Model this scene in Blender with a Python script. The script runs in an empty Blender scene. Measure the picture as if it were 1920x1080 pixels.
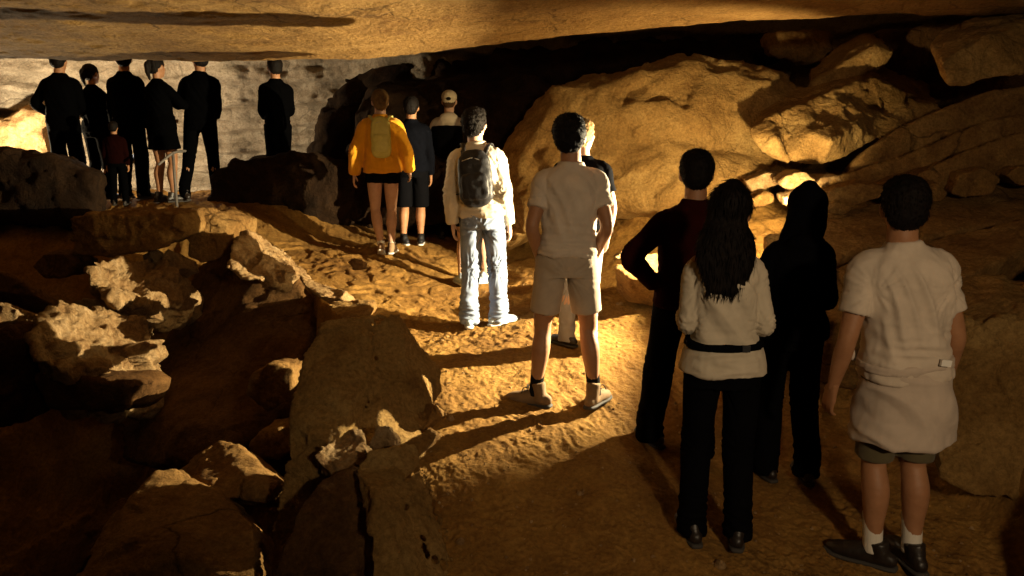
import bpy, math, random
import numpy as np
from mathutils import Vector

# ------------------------------------------------------------------ camera
SC = bpy.context.scene
COL = SC.collection
CAMZ = 1.9
PITCH = math.radians(10)
F = 1400.0
cd = bpy.data.cameras.new('camera'); cam = bpy.data.objects.new('camera', cd)
COL.objects.link(cam); SC.camera = cam
cam.location = (0, 0, CAMZ); cam.rotation_euler = (math.radians(80), 0, 0)
cd.sensor_width = 36.0; cd.lens = 36.0 * F / 1920.0; cd.clip_end = 200; cd.clip_start = 0.05

# ------------------------------------------------------------------ world: a cave, almost no sky reaches it
w = bpy.data.worlds.new("World"); SC.world = w; w.use_nodes = True
nt = w.node_tree; bg = nt.nodes['Background']
sky = nt.nodes.new('ShaderNodeTexSky'); sky.sky_type = 'NISHITA'; sky.sun_disc = False
sky.sun_elevation = math.radians(1)
nt.links.new(sky.outputs[0], bg.inputs[0]); bg.inputs[1].default_value = 0.00003
SC.cycles.diffuse_bounces = 2; SC.cycles.sample_clamp_indirect = 4; SC.cycles.glossy_bounces = 2
SC.view_settings.view_transform = 'Standard'; SC.view_settings.look = 'None'
SC.view_settings.gamma = 1; SC.view_settings.exposure = 0; SC.view_settings.use_curve_mapping = False

# the cave's lamps (their housings are built further down)
KEY = (2.27, 5.66, 1.47); KEY_TGT = (-3.0, 5.20, 1.30)
def look(o, tgt):
    o.rotation_euler = (Vector(tgt) - Vector(o.location)).to_track_quat('-Z', 'Y').to_euler()
def lamp(kind, loc, power, color, size=0.03, tgt=None, angle=90, blend=0.3):
    d = bpy.data.lights.new('lamp_light', kind); o = bpy.data.objects.new('lamp_light', d); COL.objects.link(o)
    o.location = loc; d.energy = power; d.color = color; d.shadow_soft_size = size
    if kind == 'SPOT':
        d.spot_size = math.radians(angle); d.spot_blend = blend; look(o, tgt)
    return o
L_KEY = lamp('SPOT', KEY, 2850, (1, .82, .50), .012, KEY_TGT, 120, .15)
L_UP = lamp('SPOT', (2.20, 6.05, 1.56), 270, (1, .74, .36), .03, (1.5, 7.1, 1.95), 158, .3)
L_FRONT = lamp('SPOT', (1.6, -1.3, 2.55), 290, (1, .73, .44), .12, (1.95, 4.6, 1.3), 86, .75)
L_FAR = lamp('POINT', (-6.75, 9.75, 1.88), 650, (1, .80, .50), .04)
L_FAR2 = lamp('POINT', (-4.95, 10.0, 2.0), 14, (.95, .94, .92), .05)

RNG = np.random.default_rng(7)
random.seed(7)

# ------------------------------------------------------------------ helpers
def smooth(a, b, x):
    if a > b: return 1 - smooth(b, a, x)
    t = np.clip((x - a) / (b - a), 0, 1); return t * t * (3 - 2 * t)
def ray(px, py):
    s, c = math.sin(PITCH), math.cos(PITCH)
    u = (px - 960) / F; v = (540 - py) / F
    d = np.array([u, c + v * s, -s + v * c]); return d / d[1]
def at(px, py, Y):
    d = ray(px, py) * Y; return np.array([d[0], d[1], d[2] + CAMZ])
def stand(pxf, yf, pxh, yh, H):
    """where a person of height H stands whose feet and crown are seen there"""
    a = ray(pxf, yf); b = ray(pxh, yh); Y = H / (b[2] - a[2])
    return at(pxf, yf, Y)

_P = np.random.default_rng(3).permutation(256); _P = np.concatenate([_P, _P, _P])
_G = np.random.default_rng(4).normal(size=(256, 3)); _G /= np.linalg.norm(_G, axis=1)[:, None]
def perlin(p):
    i = np.floor(p).astype(np.int64); f = p - i; u = f * f * f * (f * (f * 6 - 15) + 10); i &= 255
    r = 0
    for dx in (0, 1):
        wx = u[:, 0] if dx else 1 - u[:, 0]
        for dy in (0, 1):
            wy = u[:, 1] if dy else 1 - u[:, 1]
            for dz in (0, 1):
                wz = u[:, 2] if dz else 1 - u[:, 2]
                h = _P[_P[_P[(i[:, 0] + dx) & 255] + ((i[:, 1] + dy) & 255)] + ((i[:, 2] + dz) & 255)]
                g = _G[h]
                r = r + wx * wy * wz * (g[:, 0] * (f[:, 0] - dx) + g[:, 1] * (f[:, 1] - dy) + g[:, 2] * (f[:, 2] - dz))
    return r * 1.6
def fbm(p, o=4, gain=.5):
    r = 0; a = 1.0
    for k in range(o):
        r = r + a * perlin(p * (2.03 ** k) + 17.3 * k); a *= gain
    return r
def ridged(p, o=3):
    r = 0; a = 1.0
    for k in range(o):
        r = r + a * (1 - np.abs(perlin(p * (2.1 ** k) + 9.1 * k)) * 2); a *= .5
    return r

def tag(o, label=None, cat=None, group=None, kind=None):
    if label: o['label'] = label
    if cat: o['category'] = cat
    if group: o['group'] = group
    if kind: o['kind'] = kind
    return o
def empty(name, loc, rz=0):
    o = bpy.data.objects.new(name, None); COL.objects.link(o); o.location = loc; o.rotation_euler = (0, 0, rz)
    o.empty_display_size = .1; return o
def raw_mesh(V, Fc):
    me = bpy.data.meshes.new('m'); me.from_pydata(np.asarray(V).tolist(), [], [list(map(int, f)) for f in Fc]); me.update(); return me
def link(name, me, mat, parent=None, smoothed=True):
    me.name = name; o = bpy.data.objects.new(name, me); COL.objects.link(o)
    if mat: me.materials.clear(); me.materials.append(mat)
    if smoothed: me.polygons.foreach_set('use_smooth', [True] * len(me.polygons))
    if parent: o.parent = parent
    return o
def getv(me):
    a = np.empty(len(me.vertices) * 3); me.vertices.foreach_get('co', a); return a.reshape(-1, 3)
def setv(me, V):
    me.vertices.foreach_set('co', np.ascontiguousarray(V).ravel()); me.update()
def normals(me):
    a = np.empty(len(me.vertices) * 3, dtype=np.float32); me.vertex_normals.foreach_get('vector', a); return a.reshape(-1, 3).astype(float)
def relax(me, it, lam=.5):
    if it <= 0: return
    e = np.empty(len(me.edges) * 2, dtype=np.int32); me.edges.foreach_get('vertices', e); e = e.reshape(-1, 2)
    V = getv(me); n = len(V)
    i = np.concatenate([e[:, 0], e[:, 1]]); j = np.concatenate([e[:, 1], e[:, 0]])
    deg = np.maximum(np.bincount(i, minlength=n), 1)
    for _ in range(it):
        S = np.stack([np.bincount(i, weights=V[j, k], minlength=n) for k in range(3)], 1) / deg[:, None]
        V = V + lam * (S - V)
    setv(me, V)
def volume(V, Fc):
    s = 0
    for f in Fc:
        for k in range(1, len(f) - 1):
            s += np.dot(V[f[0]], np.cross(V[f[k]], V[f[k + 1]]))
    return s
def fix(V, Fc):
    V = np.asarray(V, float)
    if volume(V, Fc) < 0: Fc = [f[::-1] for f in Fc]
    return V, Fc
def join(pieces):
    V = []; Fc = []; n = 0
    for v, f in pieces:
        V.append(np.asarray(v)); Fc += [[i + n for i in q] for q in f]; n += len(v)
    return np.concatenate(V), Fc
def remesh(pieces, voxel, it=2):
    me = raw_mesh(*join(pieces)); o = bpy.data.objects.new('tmp', me); COL.objects.link(o)
    m = o.modifiers.new('r', 'REMESH'); m.mode = 'VOXEL'; m.voxel_size = voxel; m.adaptivity = 0
    dg = bpy.context.evaluated_depsgraph_get()
    out = bpy.data.meshes.new_from_object(o.evaluated_get(dg))
    bpy.data.objects.remove(o); bpy.data.meshes.remove(me)
    relax(out, it); return out

def catmull(P, sub):
    P = np.asarray(P, float)
    if len(P) < 3 or sub <= 1:
        if len(P) == 2 and sub > 1:
            return np.array([P[0] + (P[1] - P[0]) * k / sub for k in range(sub + 1)])
        return P
    Q = np.vstack([2 * P[0] - P[1], P, 2 * P[-1] - P[-2]]); out = []
    for i in range(1, len(Q) - 2):
        for k in range(sub):
            t = k / sub
            out.append(.5 * (2 * Q[i] + (Q[i + 1] - Q[i - 1]) * t + (2 * Q[i - 1] - 5 * Q[i] + 4 * Q[i + 1] - Q[i + 2]) * t * t + (-Q[i - 1] + 3 * Q[i] - 3 * Q[i + 1] + Q[i + 2]) * t ** 3))
    out.append(P[-1]); return np.array(out)
def loft(pts, ra, rb=None, side=(1, 0, 0), n=18, sub=4, p=2.0, cap='round'):
    """tube of ellipses along a line: a is the half width along side, b across it"""
    pts = np.asarray(pts, float); k = len(pts)
    ra = np.broadcast_to(np.asarray(ra, float), (k,)); rb = ra if rb is None else np.broadcast_to(np.asarray(rb, float), (k,))
    D = catmull(np.column_stack([pts, ra, rb]), sub); C = D[:, :3]; A = np.maximum(D[:, 3], 1e-3); B = np.maximum(D[:, 4], 1e-3)
    T = np.gradient(C, axis=0); T /= np.linalg.norm(T, axis=1)[:, None]
    if cap == 'round':
        def ends(c, t, a, b, sgn):
            o = []
            for q in (.45, .8, .97):
                o.append((c + sgn * t * q * min(a, b), a * math.sqrt(1 - q * q), b * math.sqrt(1 - q * q)))
            return o
        st = ends(C[0], T[0], A[0], B[0], -1)[::-1]; en = ends(C[-1], T[-1], A[-1], B[-1], 1)
        C = np.vstack([[s[0] for s in st], C, [s[0] for s in en]])
        A = np.concatenate([[s[1] for s in st], A, [s[1] for s in en]]); B = np.concatenate([[s[2] for s in st], B, [s[2] for s in en]])
        T = np.vstack([np.repeat(T[:1], 3, 0), T, np.repeat(T[-1:], 3, 0)])
    side = np.asarray(side, float)
    S = side[None] - (T @ side)[:, None] * T; S /= np.linalg.norm(S, axis=1)[:, None]
    U = np.cross(T, S)
    th = np.linspace(0, 2 * math.pi, n, endpoint=False); ct, stt = np.cos(th), np.sin(th)
    ex = 2.0 / p
    cx = np.sign(ct) * np.abs(ct) ** ex; sx = np.sign(stt) * np.abs(stt) ** ex
    V = (C[:, None] + S[:, None] * (A[:, None] * cx)[..., None] + U[:, None] * (B[:, None] * sx)[..., None]).reshape(-1, 3)
    m = len(C); Fc = []
    for i in range(m - 1):
        for j in range(n):
            a = i * n + j; b = i * n + (j + 1) % n; Fc.append([a, b, b + n, a + n])
    Fc.append(list(range(n))[::-1]); Fc.append([(m - 1) * n + j for j in range(n)])
    return fix(V, Fc)
def ellip(c, r, rot=None, nu=18, nv=12):
    V = [[0, 0, -1]]; Fc = []
    for i in range(1, nv):
        a = -math.pi / 2 + math.pi * i / nv
        for j in range(nu):
            b = 2 * math.pi * j / nu; V.append([math.cos(a) * math.cos(b), math.cos(a) * math.sin(b), math.sin(a)])
    V.append([0, 0, 1]); V = np.array(V) * np.asarray(r)
    if rot is not None: V = V @ np.asarray(rot).T
    V = V + np.asarray(c)
    for j in range(nu): Fc.append([0, 1 + (j + 1) % nu, 1 + j])
    for i in range(nv - 2):
        for j in range(nu):
            a = 1 + i * nu + j; b = 1 + i * nu + (j + 1) % nu; Fc.append([a, b, b + nu, a + nu])
    t = len(V) - 1
    for j in range(nu): Fc.append([1 + (nv - 2) * nu + j, 1 + (nv - 2) * nu + (j + 1) % nu, t])
    return fix(V, Fc)
def box(c, s, R=None):
    V = np.array([[x, y, z] for x in (-1, 1) for y in (-1, 1) for z in (-1, 1)], float) * np.asarray(s) / 2
    if R is not None: V = V @ np.asarray(R).T
    V = V + np.asarray(c)
    return fix(V, [[0, 1, 3, 2], [4, 6, 7, 5], [0, 4, 5, 1], [2, 3, 7, 6], [0, 2, 6, 4], [1, 5, 7, 3]])
def rz(a):
    c, s = math.cos(a), math.sin(a); return np.array([[c, -s, 0], [s, c, 0], [0, 0, 1]])
def rx(a):
    c, s = math.cos(a), math.sin(a); return np.array([[1, 0, 0], [0, c, -s], [0, s, c]])
def ry(a):
    c, s = math.cos(a), math.sin(a); return np.array([[c, 0, s], [0, 1, 0], [-s, 0, c]])

# ------------------------------------------------------------------ materials
def M(name, col, col2=None, scale=4, rough=.85, bump=.3, bscale=40, bdist=.01, col3=None, spec=.3, stretch=(1, 1, 1), det=8):
    m = bpy.data.materials.new(name); m.use_nodes = True; t = m.node_tree; b = t.nodes['Principled BSDF']
    b.inputs['Roughness'].default_value = rough
    b.inputs['Specular IOR Level'].default_value = spec
    tc = t.nodes.new('ShaderNodeTexCoord'); mp = t.nodes.new('ShaderNodeMapping'); mp.inputs['Scale'].default_value = stretch
    t.links.new(tc.outputs['Object'], mp.inputs[0])
    if col2 is not None:
        n = t.nodes.new('ShaderNodeTexNoise'); n.inputs['Scale'].default_value = scale; n.inputs['Detail'].default_value = det
        n.inputs['Roughness'].default_value = .62; n.inputs['Distortion'].default_value = .4
        t.links.new(mp.outputs[0], n.inputs['Vector'])
        r = t.nodes.new('ShaderNodeValToRGB'); r.color_ramp.elements[0].position = .33; r.color_ramp.elements[1].position = .68
        r.color_ramp.elements[0].color = (*col2, 1); r.color_ramp.elements[1].color = (*col, 1)
        if col3 is not None:
            e = r.color_ramp.elements.new(.5); e.color = (*col3, 1)
        t.links.new(n.outputs['Fac'], r.inputs[0]); t.links.new(r.outputs[0], b.inputs['Base Color'])
    else:
        b.inputs['Base Color'].default_value = (*col, 1)
    if bump > 0:
        n2 = t.nodes.new('ShaderNodeTexNoise'); n2.inputs['Scale'].default_value = bscale; n2.inputs['Detail'].default_value = 9
        n2.inputs['Roughness'].default_value = .6
        t.links.new(mp.outputs[0], n2.inputs['Vector'])
        bp = t.nodes.new('ShaderNodeBump'); bp.inputs['Strength'].default_value = bump; bp.inputs['Distance'].default_value = bdist
        t.links.new(n2.outputs['Fac'], bp.inputs['Height']); t.links.new(bp.outputs[0], b.inputs['Normal'])
    return m
def cloth(name, col, var=.82, weave=420, rough=.95):
    m = M(name, col, tuple(c * var for c in col), 9, rough, .25, weave, .0015, spec=.1)
    b = m.node_tree.nodes['Principled BSDF']; b.inputs['Sheen Weight'].default_value = .12 if col[0] > .1 else 0
    if col[0] < .1: b.inputs['Specular IOR Level'].default_value = .015
    return m
def stone(name, lo, mid, hi, sc=2.5, bd=1.0, crack=1.0, dust=None):
    m = bpy.data.materials.new(name); m.use_nodes = True; t = m.node_tree; b = t.nodes['Principled BSDF']; L = t.links.new; N = t.nodes.new
    b.inputs['Roughness'].default_value = .92; b.inputs['Specular IOR Level'].default_value = .12
    tc = N('ShaderNodeTexCoord'); geo = N('ShaderNodeNewGeometry'); co = geo.outputs['Position']
    def noise(s_, d_=8, r_=.6, dist=0.0, vec=co):
        n = N('ShaderNodeTexNoise'); n.inputs['Scale'].default_value = s_; n.inputs['Detail'].default_value = d_; n.inputs['Roughness'].default_value = r_; n.inputs['Distortion'].default_value = dist; L(vec, n.inputs['Vector']); return n.outputs['Fac']
    n1 = noise(sc, 10, .68, .6); r = N('ShaderNodeValToRGB'); e = r.color_ramp.elements; e[0].position = .34; e[1].position = .66; e[0].color = (*lo, 1); e[1].color = (*hi, 1)
    q = e.new(.5); q.color = (*mid, 1); L(n1, r.inputs[0])
    n2 = noise(38, 6, .75); r2 = N('ShaderNodeValToRGB'); r2.color_ramp.elements[0].position = .35; r2.color_ramp.elements[1].position = .62
    r2.color_ramp.elements[0].color = (.50, .46, .42, 1); r2.color_ramp.elements[1].color = (1.12, 1.1, 1.08, 1); L(n2, r2.inputs[0])
    mx = N('ShaderNodeMixRGB'); mx.blend_type = 'MULTIPLY'; mx.inputs[0].default_value = .75; L(r.outputs[0], mx.inputs[1]); L(r2.outputs[0], mx.inputs[2])
    # thin cracks
    w_ = N('ShaderNodeTexNoise'); w_.inputs['Scale'].default_value = 1.8; w_.inputs['Detail'].default_value = 6; L(co, w_.inputs['Vector'])
    ad = N('ShaderNodeMixRGB'); ad.blend_type = 'ADD'; ad.inputs[0].default_value = .55; L(co, ad.inputs[1]); L(w_.outputs['Color'], ad.inputs[2])
    v = N('ShaderNodeTexVoronoi'); v.feature = 'DISTANCE_TO_EDGE'; v.inputs['Scale'].default_value = 1.5; L(ad.outputs[0], v.inputs['Vector'])
    mr = N('ShaderNodeMapRange'); mr.inputs['From Min'].default_value = 0; mr.inputs['From Max'].default_value = .022; L(v.outputs['Distance'], mr.inputs['Value'])
    mask = N('ShaderNodeMapRange'); mask.inputs['From Min'].default_value = .48; mask.inputs['From Max'].default_value = .60; L(noise(1.1, 3), mask.inputs['Value'])
    mxm = N('ShaderNodeMath'); mxm.operation = 'MAXIMUM'; L(mr.outputs[0], mxm.inputs[0]); inv = N('ShaderNodeMath'); inv.operation = 'SUBTRACT'; inv.inputs[0].default_value = 1; L(mask.outputs[0], inv.inputs[1]); L(inv.outputs[0], mxm.inputs[1])
    c2 = N('ShaderNodeMixRGB'); c2.blend_type = 'MULTIPLY'; c2.inputs[0].default_value = .55 * crack; L(mx.outputs[0], c2.inputs[1]); L(mxm.outputs[0], c2.inputs[2])
    L(c2.outputs[0], b.inputs['Base Color'])
    def mul(a, k):
        x = N('ShaderNodeMath'); x.operation = 'MULTIPLY'; x.inputs[1].default_value = k; L(a, x.inputs[0]); return x.outputs[0]
    def add(a, c):
        x = N('ShaderNodeMath'); x.operation = 'ADD'; L(a, x.inputs[0]); L(c, x.inputs[1]); return x.outputs[0]
    h = add(add(mul(noise(7, 12, .7, .3), .06 * bd), mul(noise(30, 8, .72), .022 * bd)), add(mul(noise(110, 4, .7), .005 * bd), mul(mxm.outputs[0], .012 * crack)))
    bp = N('ShaderNodeBump'); bp.inputs['Strength'].default_value = 1; bp.inputs['Distance'].default_value = 1.0; L(h, bp.inputs['Height']); L(bp.outputs[0], b.inputs['Normal'])
    return m
ROCK = stone('sandstone', (.20, .105, .032), (.30, .17, .055), (.40, .245, .085))
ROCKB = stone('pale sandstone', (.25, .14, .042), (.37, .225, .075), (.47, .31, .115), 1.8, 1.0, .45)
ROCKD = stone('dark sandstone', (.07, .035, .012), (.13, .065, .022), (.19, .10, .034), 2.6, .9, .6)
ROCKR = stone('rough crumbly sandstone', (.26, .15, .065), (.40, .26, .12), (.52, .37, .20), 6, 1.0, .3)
ROCK_SHADE = stone('shade painted stone', (.012, .007, .004), (.025, .013, .006), (.045, .024, .010), 2.6, .9, .6)  # near-black colour puts the missing light into the stone
GROUND = stone('trodden sandy floor', (.17, .085, .022), (.27, .145, .037), (.36, .205, .053), 1.3, .36, .25)
CEIL = stone('ceiling sandstone', (.27, .145, .045), (.38, .22, .07), (.48, .29, .10), 1.4, 2.2, .9)
WALLM = stone('layered limestone', (.24, .20, .145), (.42, .36, .28), (.58, .51, .40), 1.2, 1.8, .8)
SKIN = M('skin', (.40, .20, .10), (.32, .15, .07), 12, .55, .15, 160, .002, spec=.4)
SKIN2 = M('pale skin', (.58, .36, .25), (.50, .29, .19), 12, .55, .15, 160, .002, spec=.4)
HAIRD = M('dark hair', (.004, .003, .0025), (.008, .005, .0035), 30, .7, .8, 90, .006, stretch=(1, 1, .18), spec=.12)
HAIRB = M('brown hair', (.05, .027, .014), (.09, .05, .026), 30, .7, .8, 90, .006, stretch=(1, 1, .18), spec=.12)
HAIRL = M('fair hair', (.36, .23, .10), (.22, .13, .05), 30, .7, .8, 90, .006, stretch=(1, 1, .18), spec=.12)
WHITE = cloth('off white jersey', (.66, .56, .45)); BEIGE = cloth('beige twill', (.50, .41, .31)); CREAM = cloth('cream knit', (.64, .56, .43))
SWEAT = cloth('oatmeal fleece', (.58, .48, .39)); OLIVE = cloth('olive twill', (.12, .10, .055)); BLACK = cloth('black cloth', (.004, .004, .005)); SILH = cloth('shade black cloth', (.0012, .0012, .0014))  # SILH: backlit shade put into the cloth colour
NAVY = cloth('dark navy cloth', (.004, .0045, .007)); RED = cloth('dark red cloth', (.16, .025, .015)); REDD = cloth('maroon cloth', (.028, .005, .004)); ORANGE = cloth('orange fleece', (.80, .36, .02))
JEANS = cloth('washed pale denim', (.27, .33, .46), .62); PACK = M('pale yellow nylon', (.62, .56, .16), (.52, .46, .12), 14, .45, .4, 40, .01)
BPACK = M('black nylon', (.012, .012, .015), (.02, .02, .022), 14, .5, .5, 60, .005)
LEATHER = M('black leather', (.012, .009, .008), (.025, .018, .013), 12, .42, .4, 60, .004, spec=.5)
TANBOOT = M('tan suede', (.24, .15, .075), (.16, .10, .05), 10, .85, .4, 80, .003); SOLE = M('rubber sole', (.05, .045, .04), None, rough=.8, bump=0)
SNEAK = M('pale blue sneaker mesh', (.42, .52, .62), (.30, .38, .48), 12, .7, .4, 120, .003); WSOLE = M('white rubber', (.7, .7, .68), None, rough=.6, bump=0)
SOCKW = M('white ribbed sock', (.78, .74, .66), (.68, .64, .56), 20, .95, .6, 120, .004, stretch=(3, 3, .2)); SOCKB = cloth('black sock', (.012, .012, .012))
METAL = M('grey metal', (.45, .43, .40), (.35, .33, .30), 10, .45, .1, 80, .002, spec=.5); METAL.node_tree.nodes['Principled BSDF'].inputs['Metallic'].default_value = .7
LAMPM = M('black lamp metal', (.02, .02, .02), None, rough=.5, bump=.1)
TAGM = M('white label cloth', (.8, .78, .72), None, bump=0); EYE = M('eye', (.7, .68, .64), None, rough=.2, bump=0); LIP = M('lips', (.36, .13, .10), None, rough=.5, bump=0)
CAPM = cloth('pale cap cotton', (.62, .53, .36))
def glow(name, col, st):
    m = bpy.data.materials.new(name); m.use_nodes = True; b = m.node_tree.nodes['Principled BSDF']
    b.inputs['Emission Color'].default_value = (*col, 1); b.inputs['Emission Strength'].default_value = st; return m
GLOW = glow('lit lamp lens', (1, .85, .55), 40)

# ------------------------------------------------------------------ people positions (feet px, crown px, height)
PEOPLE = dict(
    A=stand(1668, 1058, 1672, 335, 1.80), HW=stand(1466, 895, 1498, 350, 1.68), CW=stand(1338, 1018, 1362, 352, 1.68),
    RM=stand(1276, 858, 1293, 283, 1.80), B=stand(1059, 757, 1062, 215, 1.80), PB=stand(1086, 648, 1092, 226, 1.62),
    J=stand(906, 612, 883, 206, 1.76), HP=stand(888, 534, 905, 216, 1.64), CP=stand(846, 448, 857, 172, 1.74),
    OB=stand(777, 459, 800, 182, 1.62), O=stand(722, 477, 718, 170, 1.70),
    S1=stand(133, 373, 106, 96, 1.72), S2=stand(194, 380, 170, 128, 1.62), S3=at(226, 386, 8.75), S4=stand(254, 373, 232, 92, 1.74), S5=stand(314, 376, 292, 104, 1.64), S6=stand(386, 376, 368, 92, 1.74), S7=stand(528, 372, 512, 108, 1.66))

# ------------------------------------------------------------------ terrain
CP = [PEOPLE[k] for k in PEOPLE]
CP += [at(1000, 1075, 3.1), at(1500, 1075, 3.15), at(800, 1079, 3.1), at(1180, 560, 6.6), at(1150, 900, 3.75), at(960, 480, 8.3), at(600, 440, 8.6), at(400, 390, 8.6), at(1180, 430, 8.2)]
CP += [np.array([-.3, 1.6, -.35]), np.array([1.8, 1.6, -.3]), np.array([-6, 11, 1.3]), np.array([0, 11, 1.3]), np.array([3, 9, 1.2]), np.array([4, 3, .1]), np.array([4, 6, .7]), np.array([-5, 3, .2]), np.array([-9, 9, 1.3]), np.array([9, 9, 1.2]), np.array([9, 2, .1]), np.array([-9, 2, 0])]
CP = np.array(CP)
def _tps(r2): return np.where(r2 > 1e-12, .5 * r2 * np.log(r2 + 1e-20), 0)
_n = len(CP); _K = _tps(((CP[:, None, :2] - CP[None, :, :2]) ** 2).sum(-1)) + np.eye(_n) * .001
_Q = np.column_stack([np.ones(_n), CP[:, :2]])
_A = np.block([[_K, _Q], [_Q.T, np.zeros((3, 3))]]); _W = np.linalg.solve(_A, np.concatenate([CP[:, 2], [0, 0, 0]]))
def path_z(x, y):
    out = _W[_n] + _W[_n + 1] * x + _W[_n + 2] * y
    for k in range(_n): out = out + _W[k] * _tps((x - CP[k, 0]) ** 2 + (y - CP[k, 1]) ** 2)
    return out
def onpath(px, py):
    """the point of the path seen at that pixel"""
    lo = 1.0
    for Y in np.arange(1.2, 13, .02):
        p = at(px, py, Y)
        if p[2] <= float(path_z(p[0], p[1])): return [p[0], p[1]]
    return [p[0], p[1]]
EDGE_L = np.array([(-.1, -1), onpath(830, 1079)] + [onpath(*q) for q in ((792, 960), (760, 860), (778, 780), (735, 680), (655, 598), (600, 560), (552, 512), (500, 455), (440, 425))] + [(-3.9, 8.1), (-7, 8.25), (-14, 8.3)])
EDGE_R = np.array([(2.15, -1), (2.15, 2.6)] + [onpath(*q) for q in ((1840, 960), (1770, 880), (1640, 780), (1500, 690), (1400, 620), (1320, 550), (1240, 480))] + [(.35, 7.9), (-.4, 9), (-.6, 14)])
def sdist(x, y, E):
    """distance to the polyline, positive to its left as one walks away from the camera"""
    best = np.full(x.shape, 1e9); sg = np.zeros(x.shape)
    for a, b in zip(E[:-1], E[1:]):
        d = b - a; L = d @ d; t = np.clip(((x - a[0]) * d[0] + (y - a[1]) * d[1]) / L, 0, 1)
        qx = x - (a[0] + t * d[0]); qy = y - (a[1] + t * d[1]); r = np.hypot(qx, qy); s = d[0] * qy - d[1] * qx
        u = r < best - 1e-9; best = np.where(u, r, best); sg = np.where(u, s, sg)
    return best * np.sign(sg)
def ground_z(x, y, fine=True):
    x = np.asarray(x, float).ravel(); y = np.asarray(y, float).ravel(); P = np.column_stack([x, y, np.zeros_like(x)])
    z = path_z(x, y)
    n1 = fbm(P * 1.7, 3)
    dl = sdist(x, y, EDGE_L) + .16 * n1 + .05 * perlin(P * 6)
    dr = -sdist(x, y, EDGE_R) + .10 * n1
    D = np.interp(y, [2, 5, 6.5, 7.8, 8.5], [2.9, 2.9, 2.2, 1.1, .3])
    z = z - D * (.34 * smooth(-.02, .10, dl) + .66 * smooth(.05, 1.7, dl)) + .05 * n1 * smooth(0, .5, dl)
    hb = np.interp(y, [2, 4.3, 5.0, 6.0, 7.5], [.88, .85, .30, .18, .15])
    bank = hb * (.75 * smooth(-.05, .30, dr) + .25 * smooth(.2, .7, dr)) + np.interp(y, [4, 5, 6], [.34, .2, .2]) * np.clip(dr - .2, 0, 5)
    z = z + bank + .07 * n1 * smooth(0, .4, dr)
    # worn ledges
    st = z * 7 + .6 * n1; stp = (np.floor(st) + smooth(.55, 1.0, st - np.floor(st))) / 7 - z
    z = z + stp * .3 * smooth(.02, .3, dr) * smooth(4.5, 5.2, y)
    onpath = (1 - smooth(-.1, .2, dl)) * (1 - smooth(-.1, .2, dr))
    z = z + .028 * fbm(P * 1.1 + 5, 3) * onpath
    # flat overlapping ledges beyond the middle of the path
    st = (y + .35 * x) * 2.6 + 1.3 * n1; fr = st - np.floor(st)
    z = z + (.022 * smooth(.82, .95, fr) - .022 * fr) * smooth(4.9, 5.4, y) * (1 - smooth(-1.1, -.2, x)) * onpath
    if fine:
        W = P + .05 * np.column_stack([perlin(P * 5), perlin(P * 5 + 40), 0 * x])
        a = np.array([[.85, .5, 0], [-.5, .85, 0], [0, 0, 1]]); W2 = (W @ a.T) * np.array([13, 7.5, 1])
        z = z + .0125 * (ridged(W2, 3) - .9) * (.45 + .55 * smooth(-.35, .4, fbm(P * .9 + 3, 2)))
        z = z + .004 * perlin(P * 45) + .012 * fbm(P * 5 + 9, 2)
        r = ridged(P * np.array([3, 3, 1]) + 3, 4)
        z = z + .035 * (r - .8) * (smooth(.0, .3, dr) + smooth(.05, .5, dl))
    return z
def grid_mesh(name, X, Y, Z, mat, flip=False):
    r, c = X.shape; V = np.stack([X, Y, Z], -1).reshape(-1, 3)
    i = np.arange(r * c).reshape(r, c); q = np.stack([i[:-1, :-1], i[:-1, 1:], i[1:, 1:], i[1:, :-1]], -1).reshape(-1, 4)
    if flip: q = q[:, ::-1]
    me = bpy.data.meshes.new(name); me.vertices.add(len(V)); me.vertices.foreach_set('co', V.ravel())
    me.loops.add(q.size); me.loops.foreach_set('vertex_index', q.ravel().astype(np.int32)); me.polygons.add(len(q))
    me.polygons.foreach_set('loop_start', np.arange(0, q.size, 4, dtype=np.int32)); me.polygons.foreach_set('loop_total', np.full(len(q), 4, dtype=np.int32))
    me.update(calc_edges=True); me.validate()
    return link(name, me, mat)
u = np.concatenate([np.linspace(-2.2, -.8, 40)[:-1], np.linspace(-.8, .8, 820), np.linspace(.8, 2.2, 40)[1:]])
yy = np.exp(np.concatenate([np.linspace(math.log(1.2), math.log(2.8), 80)[:-1], np.linspace(math.log(2.8), math.log(8.2), 620)[:-1], np.linspace(math.log(8.2), math.log(14.5), 80)]))
U, YY = np.meshgrid(u, yy); XX = U * YY
ZZ = ground_z(XX, YY).reshape(XX.shape)
tag(grid_mesh('ground', XX, YY, ZZ, GROUND), kind='structure')
def gz(x, y): return float(ground_z([x], [y])[0])

# ceiling: one great slab, its far lip, and the higher dark roof beyond
def lip_y(x): return np.interp(x, [-9, -4, -1.5, 0, 2, 4, 9], [6.9, 6.9, 7.0, 6.8, 6.6, 6.4, 6.2])
xs = np.linspace(-9, 9, 420); ys = np.concatenate([np.linspace(-3, 4, 60)[:-1], np.linspace(4, 8, 260), np.linspace(8, 14.5, 60)[1:]])
X, Yg = np.meshgrid(xs, ys); x = X.ravel(); y = Yg.ravel(); P = np.column_stack([x, y, 0 * x])
ly = lip_y(x) + .10 * fbm(P * .9, 3) + .03 * perlin(P * 5)
zl = np.interp(x, [-9, -3.3, -2.2, -1.2, -.3, .7, 2.0, 3.0, 4.5], [2.70, 2.70, 2.70, 2.71, 2.80, 2.90, 2.98, 3.00, 2.96])
z = zl + (ly - y).clip(0, 9) * .02 + .016 * fbm(P * .6 + 7, 2) + .010 * (ridged(P * 2.6, 4) - .8) + .006 * fbm(P * 14, 3)
yy0 = y + .1 * perlin(P * 1.3)
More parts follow.
